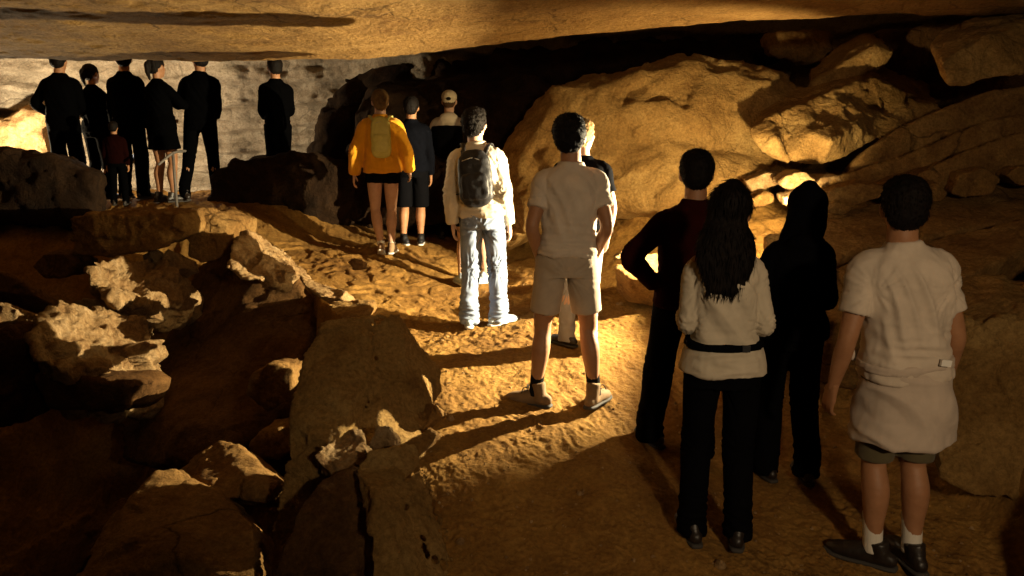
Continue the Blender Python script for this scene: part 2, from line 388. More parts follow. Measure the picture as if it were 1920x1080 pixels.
z += .004 * np.exp(-((yy0 - 5.75) / .10) ** 2) * (1 - smooth(-2.6, -1.2, x)) + .004 * smooth(5.8, 5.9, yy0) * (1 - smooth(-2.6, -1.2, x)) * (1 - smooth(6.2, 6.6, yy0))
z += 1.25 * smooth(-.12, .55, y - ly) ** 1.3 + .05 * smooth(-.35, 0, y - ly)
z += .12 * fbm(P * 1.5, 3) * smooth(.3, 1, y - ly)
z = np.where(y > 8.5, z + .0 * y, z)
tag(grid_mesh('ceiling', X, Yg, z.reshape(X.shape), CEIL, flip=True), kind='structure')

# far cave wall, drawn as y(x, z)
xs = np.linspace(-10.5, 10, 560); zs = np.linspace(-.5, 5.2, 260); X, Zg = np.meshgrid(xs, zs); x = X.ravel(); z = Zg.ravel(); P = np.column_stack([x, 0 * x, z])
yw = np.interp(x, [-10.5, -8, -5, -3.2, -2.3, -1.2, .5, 3, 6, 10], [10.6, 11.6, 11.7, 11.4, 10.9, 10.6, 11.6, 11.8, 10.5, 8.0])
yw += .35 * fbm(P * .6, 3) - .25 * (z - 2) * smooth(1.5, 3.5, z)
st = z * 3.0 + .5 * fbm(P * np.array([.5, 1, .5]), 2); fr = st - np.floor(st)
yw += .16 * smooth(.0, .8, fr) - .16 * smooth(.85, 1, fr) + .05 * (ridged(P * np.array([1.5, 1, 4]), 4) - .8) + .02 * fbm(P * 9, 2)
tag(grid_mesh('cave_wall', X, yw.reshape(X.shape), Zg, WALLM), kind='structure')

# ------------------------------------------------------------------ rocks
def facets(V, cell, seed, squash=1.0):
    """every cell of a jittered lattice breaks along its own plane"""
    r = np.random.default_rng(900 + seed); lo = V.min(0) - cell; n = np.ceil((V.max(0) + cell - lo) / cell).astype(int) + 1
    J = r.uniform(0, 1, (*n, 3)); NN = r.normal(size=(*n, 3)); NN /= np.linalg.norm(NN, axis=3)[..., None]; OF = r.uniform(-1, 1, n)
    W = V + cell * .35 * np.column_stack([perlin(V * .8 / cell + k * 31) for k in range(3)])
    q = (W - lo) / cell; i0 = np.floor(q).astype(int); best = np.full(len(V), 1e9); out = np.zeros(len(V))
    for a in (-1, 0, 1):
        for b in (-1, 0, 1):
            for c in (-1, 0, 1):
                ii = np.clip(i0 + [a, b, c], 0, n - 1); k = (ii[:, 0], ii[:, 1], ii[:, 2]); d = q - (ii + J[k]); rr = (d * d).sum(1)
                v = (d * NN[k]).sum(1) * cell + OF[k] * cell * .25; u = rr < best; best = np.where(u, rr, best); out = np.where(u, v, out)
    return out
def rock_mesh(front, ext, bulge, voxel, amp, freq, seed, back=.88, sm=2, crisp=1.0, inner=((.86, .62), (.5, .95))):
    front = np.asarray(front, float); k = len(front); c = front.mean(0); ext = np.asarray(ext, float); e = ext / np.linalg.norm(ext)
    rings = []
    rings.append([c - e * bulge])
    for s, b in inner[::-1]: rings.append(c + (front - c) * s - e * bulge * b)
    rings.append(front); cb = c + ext
    rings.append(cb + (front - c) * (back * .5 + .5) * 1.0 - ext * .45)
    rings.append(cb + (front - c) * back)
    for s, b in inner: rings.append(cb + (front - c) * back * s + e * bulge * b)
    rings.append([cb + e * bulge])
    V = np.vstack([np.asarray(r) for r in rings]); Fc = []; o = 1
    for j in range(k): Fc.append([0, 1 + j, 1 + (j + 1) % k])
    nr = len(rings) - 2
    for i in range(nr - 1):
        for j in range(k):
            a = 1 + i * k + j; b = 1 + i * k + (j + 1) % k; Fc.append([a, a + k, b + k, b])
    t = len(V) - 1; o = 1 + (nr - 1) * k
    for j in range(k): Fc.append([o + j, t, o + (j + 1) % k])
    # triangulate
    T = []
    for f in Fc:
        T += [[f[0], f[i], f[i + 1]] for i in range(1, len(f) - 1)]
    V, T = fix(V, T)
    me = remesh([(V, T)], voxel, sm)
    V = getv(me); N = normals(me); P = V * freq + seed * 13.7
    d = amp * (fbm(P, 4, .55) + .5 * crisp * (ridged(P * .8 + 4, 4) - .8))
    # plane-like spalls
    q = perlin(P * .55 + 3) * 3; d += amp * .7 * (np.round(q) - q) * .5 * crisp
    d = d * .7 + (.20 * facets(V, max(.16, amp * 9), seed) + .16 * facets(V, max(.05, amp * 3.2), seed + 50)) * (.5 + .5 * crisp)
    d += .0035 * perlin(V * 60) + .006 * perlin(V * 27)
    setv(me, V + N * d[:, None]); relax(me, 1, .35); return me
from mathutils.geometry import delaunay_2d_cdt
def flat_mesh(outline, mids, Yd, ext, voxel, amp, freq, seed, back=.93):
    """a broken block: flat front facets meeting at the given ridge points, pushed back by ext"""
    px = [(p[0], p[1]) for p in outline] + [(p[0], p[1]) for p in mids]; Ys = [(p[2] if len(p) > 2 else Yd) for p in list(outline) + list(mids)]
    k = len(outline); P3 = np.array([at(a[0], a[1], Y) for a, Y in zip(px, Ys)])
    r = delaunay_2d_cdt([Vector((a[0], -a[1])) for a in px], [(i, (i + 1) % k) for i in range(k)], [], 1, 1e-5)
    tri = [list(f) for f in r[2]]; idx = [o[0] if o else 0 for o in r[3]]
    tri = [[idx[a] for a in f] for f in tri]
    n = len(P3); c = P3[:k].mean(0); rs = np.random.default_rng(seed)
    B = c + (P3 - c) * back + np.asarray(ext) * (1 + .12 * rs.normal(size=(n, 1)))
    V = np.vstack([P3, B]); Fc = list(tri) + [[a + n for a in f[::-1]] for f in tri]
    # orientation of the rim follows the outline
    for i in range(k):
        a, b = i, (i + 1) % k
        Fc += [[b, a, a + n], [b, a + n, b + n]]
    me0 = raw_mesh(V, Fc)
    import bmesh
    bm = bmesh.new(); bm.from_mesh(me0); bmesh.ops.recalc_face_normals(bm, faces=bm.faces); bm.to_mesh(me0); bm.free()
    V0 = getv(me0); F0 = [list(p.vertices) for p in me0.polygons]; bpy.data.meshes.remove(me0)
    me = remesh([(V0, F0)], voxel, 1)
    V = getv(me); N = normals(me); Q = V * freq + seed * 13.7
    d = amp * (.45 * fbm(Q, 4, .5) + .22 * (ridged(Q * 1.7 + 4, 3) - .8)) + .10 * facets(V, max(.14, amp * 8), seed) * 1.0
    d += .0022 * perlin(V * 60) + .004 * perlin(V * 27)
    setv(me, V + N * d[:, None]); return me
RN = [0]
def rock(name, outline, Yd, ext, label, mat=None, bulge=.12, voxel=.03, amp=.03, freq=3.0, cat='rock', group=None, mids=None, flat=None, **kw):
    RN[0] += 1
    pts = [at(p[0], p[1], (p[2] if len(p) > 2 else Yd)) for p in outline]
    c = np.mean(pts, 0) + np.asarray(ext) * .5
    if flat is None: flat = name in ('flat_rock', 'rock')
    if flat or mids: me = flat_mesh(outline, mids or [], Yd, ext, voxel, amp, freq, RN[0])
    else: me = rock_mesh(pts, ext, bulge, voxel, amp, freq, RN[0], **kw)
    V = getv(me); base = np.array([c[0], c[1], V[:, 2].min()]); setv(me, V - base)
    o = link(name, me, mat or ROCK); o.location = base
    return tag(o, label, cat, group)
# --- back right
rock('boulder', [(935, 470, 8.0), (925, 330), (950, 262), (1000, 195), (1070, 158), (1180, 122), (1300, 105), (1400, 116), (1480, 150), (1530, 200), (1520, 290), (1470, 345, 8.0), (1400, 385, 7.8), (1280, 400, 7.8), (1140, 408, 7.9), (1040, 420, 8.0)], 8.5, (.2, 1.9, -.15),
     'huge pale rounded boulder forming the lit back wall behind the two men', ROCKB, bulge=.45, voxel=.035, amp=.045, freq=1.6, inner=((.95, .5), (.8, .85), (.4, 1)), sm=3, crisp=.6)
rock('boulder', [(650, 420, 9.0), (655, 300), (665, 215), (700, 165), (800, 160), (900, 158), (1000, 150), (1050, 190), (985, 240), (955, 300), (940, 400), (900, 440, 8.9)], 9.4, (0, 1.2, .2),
     'dark shadowed boulder behind the hikers in orange and in the cap', ROCK_SHADE, bulge=.3, voxel=.05, amp=.07, freq=1.6)
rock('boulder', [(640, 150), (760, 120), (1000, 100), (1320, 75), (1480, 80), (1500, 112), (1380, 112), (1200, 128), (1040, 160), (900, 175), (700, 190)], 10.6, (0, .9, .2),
     'dark rubble ledge in the gap above the huge pale boulder', ROCK_SHADE, bulge=.1, voxel=.06, amp=.08, freq=2.4)
rock('boulder', [(1440, 75), (1500, 62), (1565, 68), (1570, 95), (1545, 118), (1500, 112), (1450, 96)], 9.4, (.1, .7, .1), 'small block wedged under the roof above the huge pale boulder', ROCK, bulge=.1, voxel=.035, amp=.05)
rock('flat_rock', [(1515, 205), (1520, 160), (1580, 118), (1640, 85), (1675, 95), (1665, 120), (1600, 165), (1545, 205)], 8.3, (.3, .9, .3), 'long narrow slab leaning up behind the big split block', ROCKB, bulge=.06, voxel=.035, amp=.03)
rock('flat_rock', [(1406, 240, 7.35), (1440, 222, 7.4), (1500, 198, 7.6), (1560, 168, 7.8), (1640, 150, 8.0), (1700, 175, 8.0), (1765, 205, 7.9), (1740, 240, 7.75), (1640, 262, 7.5), (1590, 295, 7.3), (1540, 312, 7.2), (1470, 300, 7.2), (1425, 280, 7.25), (1408, 258, 7.3)], 7.5, (.5, 1.1, .35),
     'big split sandstone block with a jagged pale nose jutting over the rubble', ROCKB, voxel=.02, amp=.035, freq=3.2, mids=[(1450, 258, 7.15), (1520, 250, 7.2), (1600, 240, 7.35), (1540, 215, 7.55), (1480, 232, 7.45), (1650, 205, 7.85), (1560, 265, 7.05)])
rock('flat_rock', [(1765, 120, 5.4), (1790, 98), (1850, 70), (1960, 30, 5.8), (2100, 5, 5.8), (2100, 110, 5.6), (1920, 136), (1830, 155), (1785, 160), (1770, 140)], 5.5, (.3, .8, .25), 'pale slab end jutting in under the ceiling at the upper right', ROCKB, bulge=.05, voxel=.022, amp=.03)
rock('flat_rock', [(1680, 240), (1760, 205), (1850, 170), (1930, 160), (2050, 160), (2050, 210), (1900, 222), (1800, 262), (1700, 300), (1590, 330), (1600, 300)], 7.3, (.3, 1.0, -.1), 'dark tilted slab just below and behind the split block', ROCK, bulge=.05, voxel=.035, amp=.016)
rock('flat_rock', [(1520, 345), (1600, 318), (1720, 280), (1850, 225), (2020, 190), (2050, 250), (1900, 275), (1760, 318), (1640, 345), (1540, 365)], 6.9, (.3, .9, -.2), 'dark long slab sloping up to the right above the heads', ROCK, bulge=.04, voxel=.03, amp=.016)
rock('flat_rock', [(1700, 335), (1800, 285), (1930, 240), (2060, 240), (2060, 300), (1920, 320), (1830, 335), (1740, 362)], 6.5, (.3, .8, -.2), 'dark slab above the man in the sweatshirt wrap, under the longest one', ROCK, bulge=.04, voxel=.03, amp=.016)
sm = [
 ([(1460, 345), (1478, 330), (1510, 325), (1530, 338), (1520, 352), (1485, 358)], 6.75, 'small pale rock glowing in the lamplight, topmost of the lit stones'),
 ([(1490, 352), (1530, 335), (1575, 330), (1585, 350), (1555, 362), (1510, 366)], 6.9, 'lit yellow stone above the hooded head'),
 ([(1548, 362), (1570, 350), (1630, 345), (1668, 350), (1650, 372), (1600, 385), (1560, 380)], 6.3, 'brown mottled rock to the right of the hooded head'),
 ([(1405, 375), (1440, 362), (1452, 368), (1450, 380), (1412, 392), (1404, 386)], 6.9, 'small brick shaped stone lying on the slope between the two women'),
 ([(1396, 340), (1440, 322), (1470, 328), (1455, 348), (1412, 360)], 7.3, 'dim flat stone under the nose of the split block'),
 ([(1652, 350), (1700, 335), (1752, 318), (1748, 342), (1700, 352)], 6.6, 'long brown block behind the bare headed man'),
 ([(1705, 352), (1760, 342), (1778, 362), (1765, 378), (1718, 378)], 6.2, 'angular brown block beside the bare headed man'),
 ([(1748, 322), (1790, 308), (1812, 330), (1795, 352), (1762, 345)], 6.5, 'angular block wedged between two others on the right slope'),
 ([(1785, 362), (1800, 325), (1850, 315), (1878, 338), (1860, 362), (1810, 372)], 6.3, 'wide angular block among the rubble at the far right'),
 ([(1885, 330), (1905, 315), (1960, 312), (1965, 345), (1915, 350)], 6.3, 'rounded block cut by the right edge of the picture'),
 ([(1470, 372), (1500, 366), (1512, 378), (1490, 390), (1472, 385)], 6.4, 'small glowing stone low behind the hooded head'),
 ([(1548, 385), (1580, 378), (1600, 390), (1580, 402), (1555, 400)], 6.2, 'small brown stone below the mottled rock'),
]
for o, Y, lab in sm:
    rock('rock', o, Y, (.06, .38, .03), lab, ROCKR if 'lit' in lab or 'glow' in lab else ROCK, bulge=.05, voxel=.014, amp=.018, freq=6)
rock('flat_rock', [(1430, 440, 5.9), (1540, 405, 6.3), (1700, 368, 6.6), (1900, 340, 6.8), (2050, 330, 6.8), (2060, 400, 6.1), (1900, 412, 6.0), (1760, 440, 5.8), (1640, 462, 5.7), (1520, 500, 5.5), (1440, 480, 5.5)], 6, (.1, .25, -.6), 'upper broad tilted rock shelf behind the hooded woman and the man', ROCK, bulge=.03, voxel=.028, amp=.014)
rock('flat_rock', [(1500, 530, 5.1), (1640, 468, 5.5), (1760, 446, 5.65), (1920, 408, 5.8), (2060, 395, 5.9), (2060, 450, 5.3), (1920, 470, 5.1), (1820, 512, 4.9), (1700, 590, 4.6), (1540, 610, 4.7)], 5, (.1, .25, -.6), 'lower broad tilted rock shelf above the undercut bank', ROCK, bulge=.03, voxel=.026, amp=.014)
rock('flat_rock', [(1150, 500, 6.1), (1200, 478, 6.4), (1255, 470, 6.5), (1300, 480, 6.4), (1310, 520, 6.0), (1240, 532, 5.9), (1180, 522, 5.95)], 6.1, (.05, .3, -.25), 'flat slab by the elbow of the man in red', ROCK, bulge=.03, voxel=.018, amp=.015)
rock('rock', [(1150, 482), (1165, 473), (1200, 462), (1200, 468), (1180, 482), (1158, 488)], 6.55, (.02, .12, .0), 'thin light sliver of stone on the flat slab beside the man in red', ROCKR, bulge=.01, voxel=.01, amp=.006, freq=8)
rock('flat_rock', [(1390, 560, 5.0), (1450, 540, 5.2), (1560, 545, 5.2), (1570, 600, 4.9), (1480, 640, 4.7), (1400, 620, 4.8)], 5, (.05, .3, -.3), 'layered low ledge between the two women', ROCK, bulge=.03, voxel=.02, amp=.03, freq=5)
rock('rock', [(1782, 600, 3.9), (1850, 598), (1960, 590), (2100, 600), (2100, 900, 3.55), (1960, 940, 3.45), (1830, 935, 3.5), (1760, 900, 3.6), (1740, 760, 3.75), (1760, 660, 3.85)], 3.8, (.3, .9, .1), 'rough pitted rock bank beside the man in the sweatshirt wrap', ROCKB, bulge=.06, voxel=.018, amp=.035, freq=4.5)

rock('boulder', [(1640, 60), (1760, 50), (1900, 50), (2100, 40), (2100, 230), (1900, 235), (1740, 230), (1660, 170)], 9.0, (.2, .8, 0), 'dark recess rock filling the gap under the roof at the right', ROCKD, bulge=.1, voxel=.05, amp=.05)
# --- left pit
rock('flat_rock', [(135, 478, 6.7), (130, 410), (160, 401), (270, 404), (335, 402), (348, 425), (345, 445), (318, 458), (285, 470), (200, 483)], 6.6, (.15, .5, .05), 'flat topped oblong block resting on the left rock pile', ROCK, bulge=.03, voxel=.018, amp=.022, freq=5)
rock('rock', [(352, 480), (350, 430), (365, 408), (390, 404), (425, 425), (430, 455), (410, 485), (380, 495)], 6.9, (.1, .5, .05), 'rounded block to the right of the flat topped block', ROCK, bulge=.07, voxel=.018, amp=.025, freq=5)
rock('boulder', [(160, 505, 5.9), (175, 488, 6.1), (230, 484, 6.4), (290, 482, 6.8), (330, 515, 6.8), (345, 535, 6.75), (330, 560, 6.5), (270, 570, 6.1), (200, 560, 5.75), (170, 540, 5.8)], 6.4, (-.1, .5, -.35), 'cratered pale rock face catching the lamp under the flat topped block', ROCKR, bulge=.06, voxel=.014, amp=.05, freq=5.5, crisp=1.6)
rock('rock', [(298, 485), (315, 468), (335, 476), (345, 500), (325, 512)], 6.7, (.05, .25, -.1), 'small lit stone wedged beneath the flat topped block', ROCKR, bulge=.04, voxel=.014, amp=.015, freq=7)
rock('boulder', [(60, 640, 4.85), (70, 590, 5.15), (110, 565, 5.4), (180, 575, 5.7), (280, 590, 6.0), (292, 640, 5.8), (260, 700, 5.5), (160, 690, 5.0), (110, 690, 4.8), (66, 670, 4.75)], 5.3, (-.1, .4, -.5), 'large pitted boulder with a bright pinkish top on the left pile', ROCKR, bulge=.06, voxel=.014, amp=.055, freq=5, crisp=1.6)
rock('rock', [(-40, 620, 5.6), (-40, 570), (0, 566), (30, 578), (34, 605), (10, 615)], 5.7, (0, .4, -.2), 'pitted rock cut by the left edge of the picture', ROCKR, bulge=.05, voxel=.016, amp=.04, freq=6)
rock('rock', [(-60, 540), (-40, 500), (10, 508), (50, 530), (68, 555), (30, 552)], 6.2, (0, .5, -.3), 'thin edged rock with a bright rim above the one at the left edge', ROCK, bulge=.04, voxel=.018, amp=.02)
rock('rock', [(130, 560), (180, 558), (215, 572), (205, 588), (160, 582)], 6.05, (0, .3, -.2), 'narrow lit ridge of stone between the two pitted boulders', ROCKR, bulge=.02, voxel=.014, amp=.015, freq=6)
rock('rock', [(56, 500), (80, 476), (120, 475), (140, 500), (125, 522), (80, 522)], 6.6, (0, .4, 0), 'dark rounded rock left of the cratered rock face', ROCKD, bulge=.06, voxel=.02, amp=.02)
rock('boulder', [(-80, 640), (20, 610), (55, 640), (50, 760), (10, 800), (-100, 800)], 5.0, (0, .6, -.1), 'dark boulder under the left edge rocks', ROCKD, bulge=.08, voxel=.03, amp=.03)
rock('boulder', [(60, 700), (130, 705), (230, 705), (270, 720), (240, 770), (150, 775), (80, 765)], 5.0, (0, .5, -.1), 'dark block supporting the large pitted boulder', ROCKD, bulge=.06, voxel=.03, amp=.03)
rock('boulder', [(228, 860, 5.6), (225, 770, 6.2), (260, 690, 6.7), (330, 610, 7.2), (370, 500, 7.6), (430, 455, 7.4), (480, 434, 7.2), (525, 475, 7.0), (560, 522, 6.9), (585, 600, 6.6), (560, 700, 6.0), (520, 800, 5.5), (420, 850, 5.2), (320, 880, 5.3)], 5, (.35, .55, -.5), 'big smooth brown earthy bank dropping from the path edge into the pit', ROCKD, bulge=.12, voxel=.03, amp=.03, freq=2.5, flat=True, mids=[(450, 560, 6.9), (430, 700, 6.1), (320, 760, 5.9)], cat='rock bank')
rock('rock', [(428, 500, 6.2), (436, 455, 6.4), (470, 430, 6.9), (500, 455, 7.0), (545, 492, 6.7), (555, 505, 6.55), (520, 512, 6.4), (485, 525, 6.15), (455, 520, 6.15)], 6.5, (.1, .3, -.15), 'jagged crest of rock where the brown bank meets the path', ROCKR, bulge=.03, voxel=.013, amp=.03, freq=7, crisp=1.5, flat=False)
rock('rock', [(458, 740), (470, 700), (510, 680), (550, 690), (548, 750), (500, 770)], 5.2, (0, .4, -.05), 'dim stone leaning on the brown bank behind the tall slab', ROCK, bulge=.05, voxel=.02, amp=.02)
rock('rock', [(465, 840), (485, 810), (530, 803), (545, 850), (520, 865), (480, 860)], 4.75, (0, .4, -.05), 'small rounded stone wedged beside the tall slab', ROCK, bulge=.05, voxel=.02, amp=.02)
rock('rock', [(335, 880, 4.1), (410, 822, 4.3), (450, 835, 4.2), (490, 870, 4.0), (528, 905, 3.8), (500, 935, 3.7), (430, 935, 3.7), (390, 925, 3.75)], 4, (-.05, .5, -.3), 'wedge shaped rock at the foot of the tall slab', ROCK, bulge=.06, voxel=.016, amp=.02, freq=4, mids=[(440, 870, 4.0), (470, 900, 3.75)])
rock('flat_rock', [(130, 1110, 3.0), (190, 990, 3.4), (290, 885, 3.8), (330, 878, 3.85), (365, 905, 3.75), (400, 912, 3.7), (450, 960, 3.5), (476, 992, 3.35), (474, 1110, 3.0)], 3.3, (-.05, .5, -.35), 'large faceted boulder at the bottom of the pit in front', ROCK, voxel=.014, amp=.018, freq=3, mids=[(340, 960, 3.45), (345, 1040, 3.1), (230, 1010, 3.25), (400, 1000, 3.3)])
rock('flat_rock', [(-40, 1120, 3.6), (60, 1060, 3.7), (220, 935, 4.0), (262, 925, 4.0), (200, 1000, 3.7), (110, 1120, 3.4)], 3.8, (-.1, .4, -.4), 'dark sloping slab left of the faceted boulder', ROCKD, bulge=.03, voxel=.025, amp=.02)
# tall slab at the path edge
rock('flat_rock', [(505, 1000, 3.35), (535, 880, 3.5), (545, 760, 3.65), (565, 670, 3.8), (604, 602, 3.95), (640, 596, 4.0), (680, 598, 4.05), (735, 652, 4.15), (776, 716, 4.2), (772, 760, 4.1), (745, 815, 3.9), (735, 900, 3.6), (700, 1010, 3.4)], 3.9, (.16, .16, .03),
     'tall pointed slab standing at the path edge with a bright right rim', ROCKB, voxel=.010, amp=.008, freq=3.6, mids=[(700, 650, 3.96), (655, 760, 3.68), (690, 730, 3.80), (630, 850, 3.48), (600, 700, 3.74)])
rock('flat_rock', [(668, 880, 3.2), (688, 845, 3.25), (735, 838, 3.3), (757, 880, 3.25), (775, 960, 3.1), (800, 1040, 3.0), (815, 1110, 2.9), (700, 1110, 2.75), (690, 1000, 2.9), (675, 930, 3.1)], 3.1, (.10, .14, -.02), 'narrow upright slab in front of the tall pointed one', ROCKB, voxel=.009, amp=.010, freq=5, mids=[(705, 930, 3.0), (735, 1000, 2.92), (750, 1060, 2.85)])
rock('flat_rock', [(500, 1110, 2.8), (555, 960, 3.05), (600, 900, 3.2), (668, 868, 3.3), (690, 930, 3.2), (680, 1010, 3.0), (665, 1110, 2.8)], 3.0, (.05, .25, -.1), 'dark leaning slab to the left of the narrow upright slab', ROCKD, voxel=.012, amp=.010, freq=4, mids=[(620, 960, 3.05)])
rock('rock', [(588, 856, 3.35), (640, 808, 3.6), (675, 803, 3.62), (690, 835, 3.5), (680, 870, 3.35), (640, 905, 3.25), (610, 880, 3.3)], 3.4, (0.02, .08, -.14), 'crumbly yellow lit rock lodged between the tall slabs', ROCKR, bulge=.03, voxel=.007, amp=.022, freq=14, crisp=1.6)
rock('rock', [(688, 835), (705, 800), (730, 797), (742, 820), (738, 850), (712, 858)], 3.42, (0.02, .1, -.08), 'small jagged stone behind the top of the narrow upright slab', ROCKR, bulge=.02, voxel=.007, amp=.014, freq=12)
rock('rock', [(750, 810, 3.95), (765, 775), (790, 755, 4.1), (818, 760), (832, 780), (800, 800), (780, 822)], 3.95, (0.02, .14, -.05), 'broken stone on the path beside the tall slab', ROCK, bulge=.03, voxel=.010, amp=.018, freq=9)
rock('rock', [(742, 850), (765, 825), (800, 805), (818, 812), (800, 840), (770, 862)], 3.75, (0.02, .12, -.05), 'low stone on the path in front of the broken one', ROCK, bulge=.02, voxel=.010, amp=.014, freq=9)
rock('flat_rock', [(560, 515, 6.0), (600, 530, 5.9), (650, 545, 5.7), (640, 560, 5.6), (600, 556, 5.6), (570, 535, 5.8)], 5.8, (.05, .2, -.12), 'thin sharp ledge at the path edge below the jagged crest', ROCKR, bulge=.01, voxel=.012, amp=.012, freq=7)
rock('flat_rock', [(615, 578, 5.2), (620, 566, 5.4), (690, 562, 5.4), (694, 576, 5.2), (680, 590, 5.05), (640, 598, 5.0)], 5.2, (.02, .25, -.06), 'flat stone at the path edge just above the tall slab', ROCK, bulge=.01, voxel=.012, amp=.01, freq=6)
rock('rock', [(650, 490, 6.3), (665, 484), (682, 490), (680, 502), (660, 504)], 6.3, (.02, .1, -.03), 'small dark stone on the path before the hiker in orange', ROCKD, bulge=.02, voxel=.01, amp=.01, freq=9)
# --- far left
rock('boulder', [(-120, 330), (-100, 225), (-20, 224), (30, 210), (84, 212), (88, 240), (90, 330)], 11.1, (-.2, .6, .1), 'bright glowing boulder beside the far left lamp', ROCKR, bulge=.12, voxel=.035, amp=.06, freq=2.6)
rock('boulder', [(-120, 420), (-120, 282), (-20, 278), (22, 278), (50, 292), (95, 288), (180, 330), (180, 430)], 8.0, (-.1, .6, 0), 'black ledge in front of the glowing boulder', ROCK_SHADE, bulge=.06, voxel=.035, amp=.03)
rock('boulder', [(385, 400), (395, 330), (430, 310), (450, 292), (520, 290), (640, 300), (700, 330), (700, 430), (500, 420)], 9.0, (0, .6, 0), 'black rock heap below the shadowed wall', ROCK_SHADE, bulge=.08, voxel=.035, amp=.05)
rock('boulder', [(580, 300), (600, 215), (625, 168), (660, 150), (690, 170), (700, 300), (640, 380), (590, 360)], 9.9, (0, .8, 0), 'black rock standing left of the hiker in orange', ROCK_SHADE, bulge=.1, voxel=.04, amp=.05)

# loose pebbles and grit on the floor
def pebbles():
    ico = ellip((0, 0, 0), (1, 1, 1), nu=6, nv=4)
    V = []; Fc = []; n = 0; r = np.random.default_rng(11)
    for k in range(900):
        py = r.uniform(470, 1075); px = r.uniform(560 if py < 800 else 800, 1900)
        Y = r.uniform(2.9, 7.5); x = (px - 960) / F * Y * 1.0; y = Y
        s = r.uniform(.003, .010) * (1 + 1.6 * (r.random() > .95)); v = ico[0] * s * r.uniform(.6, 1.3, 3) * (1 + .25 * r.normal(size=(len(ico[0]), 1)).clip(-1, 1))
        V.append((v, x, y)); 
    xs_ = np.array([a[1] for a in V]); ys_ = np.array([a[2] for a in V]); zs_ = ground_z(xs_, ys_)
    W = []
    for (v, x, y), z in zip(V, zs_):
        W.append(v + np.array([x, y, z])); Fc += [[i + n for i in f] for f in ico[1]]; n += len(v)
    o = link('pebbles', raw_mesh(np.concatenate(W), Fc), ROCKR, smoothed=False); tag(o, 'scattered small pebbles on the sandy path', 'pebbles', kind='stuff')
pebbles()

# ------------------------------------------------------------------ people
def hand(wr, d, nrm, side, curl=.5, s=1.0, thumb=1, spread=1.0):
    """palm and five fingers: d points along the hand, nrm out of the palm, side = the thumb's direction"""
    d = np.asarray(d, float); d /= np.linalg.norm(d); nrm = np.asarray(nrm, float); nrm = nrm - d * (nrm @ d); nrm /= np.linalg.norm(nrm)
    sd = np.cross(d, nrm); sd = sd if sd @ np.asarray(side, float) > 0 else -sd
    wr = np.asarray(wr, float); P = []
    P.append(loft([wr - d * .02 * s, wr + d * .02 * s, wr + d * .055 * s, wr + d * .088 * s], [.026 * s, .031 * s, .039 * s, .038 * s], [.021 * s, .017 * s, .015 * s, .012 * s], side=sd, n=14, p=2.6))
    for q, (o, l, c) in enumerate(((.029, .072, 0), (.010, .080, .05), (-.010, .075, .12), (-.028, .060, .2))):
        b = wr + d * (.085 - abs(o) * .12) * s + sd * o * s; a = .25 * curl + c * .3; pts = [b - d * .012 * s]; cur = b; pts.append(cur)
        for seg in (.46, .30, .24):
            dd = d * math.cos(a) + nrm * math.sin(a) + sd * o * 2.0 * spread * .35
            cur = cur + dd * l * seg * s; pts.append(cur); a += .62 * curl + .08
        P.append(loft(pts, [.0095 * s, .0095 * s, .0085 * s, .0078 * s, .0062 * s], side=sd, n=10, sub=3))
    b = wr + d * .022 * s + sd * .026 * s; t1 = b + (d * .65 + sd * .62 + nrm * .35) * .036 * s; t2 = t1 + (d * .85 + sd * .25 + nrm * .35 * (1 + curl)) * .030 * s; t3 = t2 + (d * .9 + nrm * .4) * .022 * s
    P.append(loft([b - d * .01, b, t1, t2, t3], [.014 * s, .0145 * s, .011 * s, .0095 * s, .0075 * s], side=nrm, n=10, sub=3))
    return P

def fan(V, N, c, k, r0, r1, amp, seed):
    """folds radiating from a point, seen in the cloth's front and back"""
    dx = V[:, 0] - c[0]; dz = V[:, 2] - c[2]; r = np.hypot(dx, dz) + 1e-6; a = np.arctan2(dz, dx)
    s = np.sign(V[:, 1] - c[1]) * 5
    p = np.column_stack([np.cos(a) * k + .8 * r * k, np.sin(a) * k, s + seed + r * 2])
    f = (1 - np.abs(perlin(p)) * 2.4).clip(-.6, 1)
    m = smooth(0, r0, r) * (1 - smooth(r0, r1, r))
    return amp * f * m

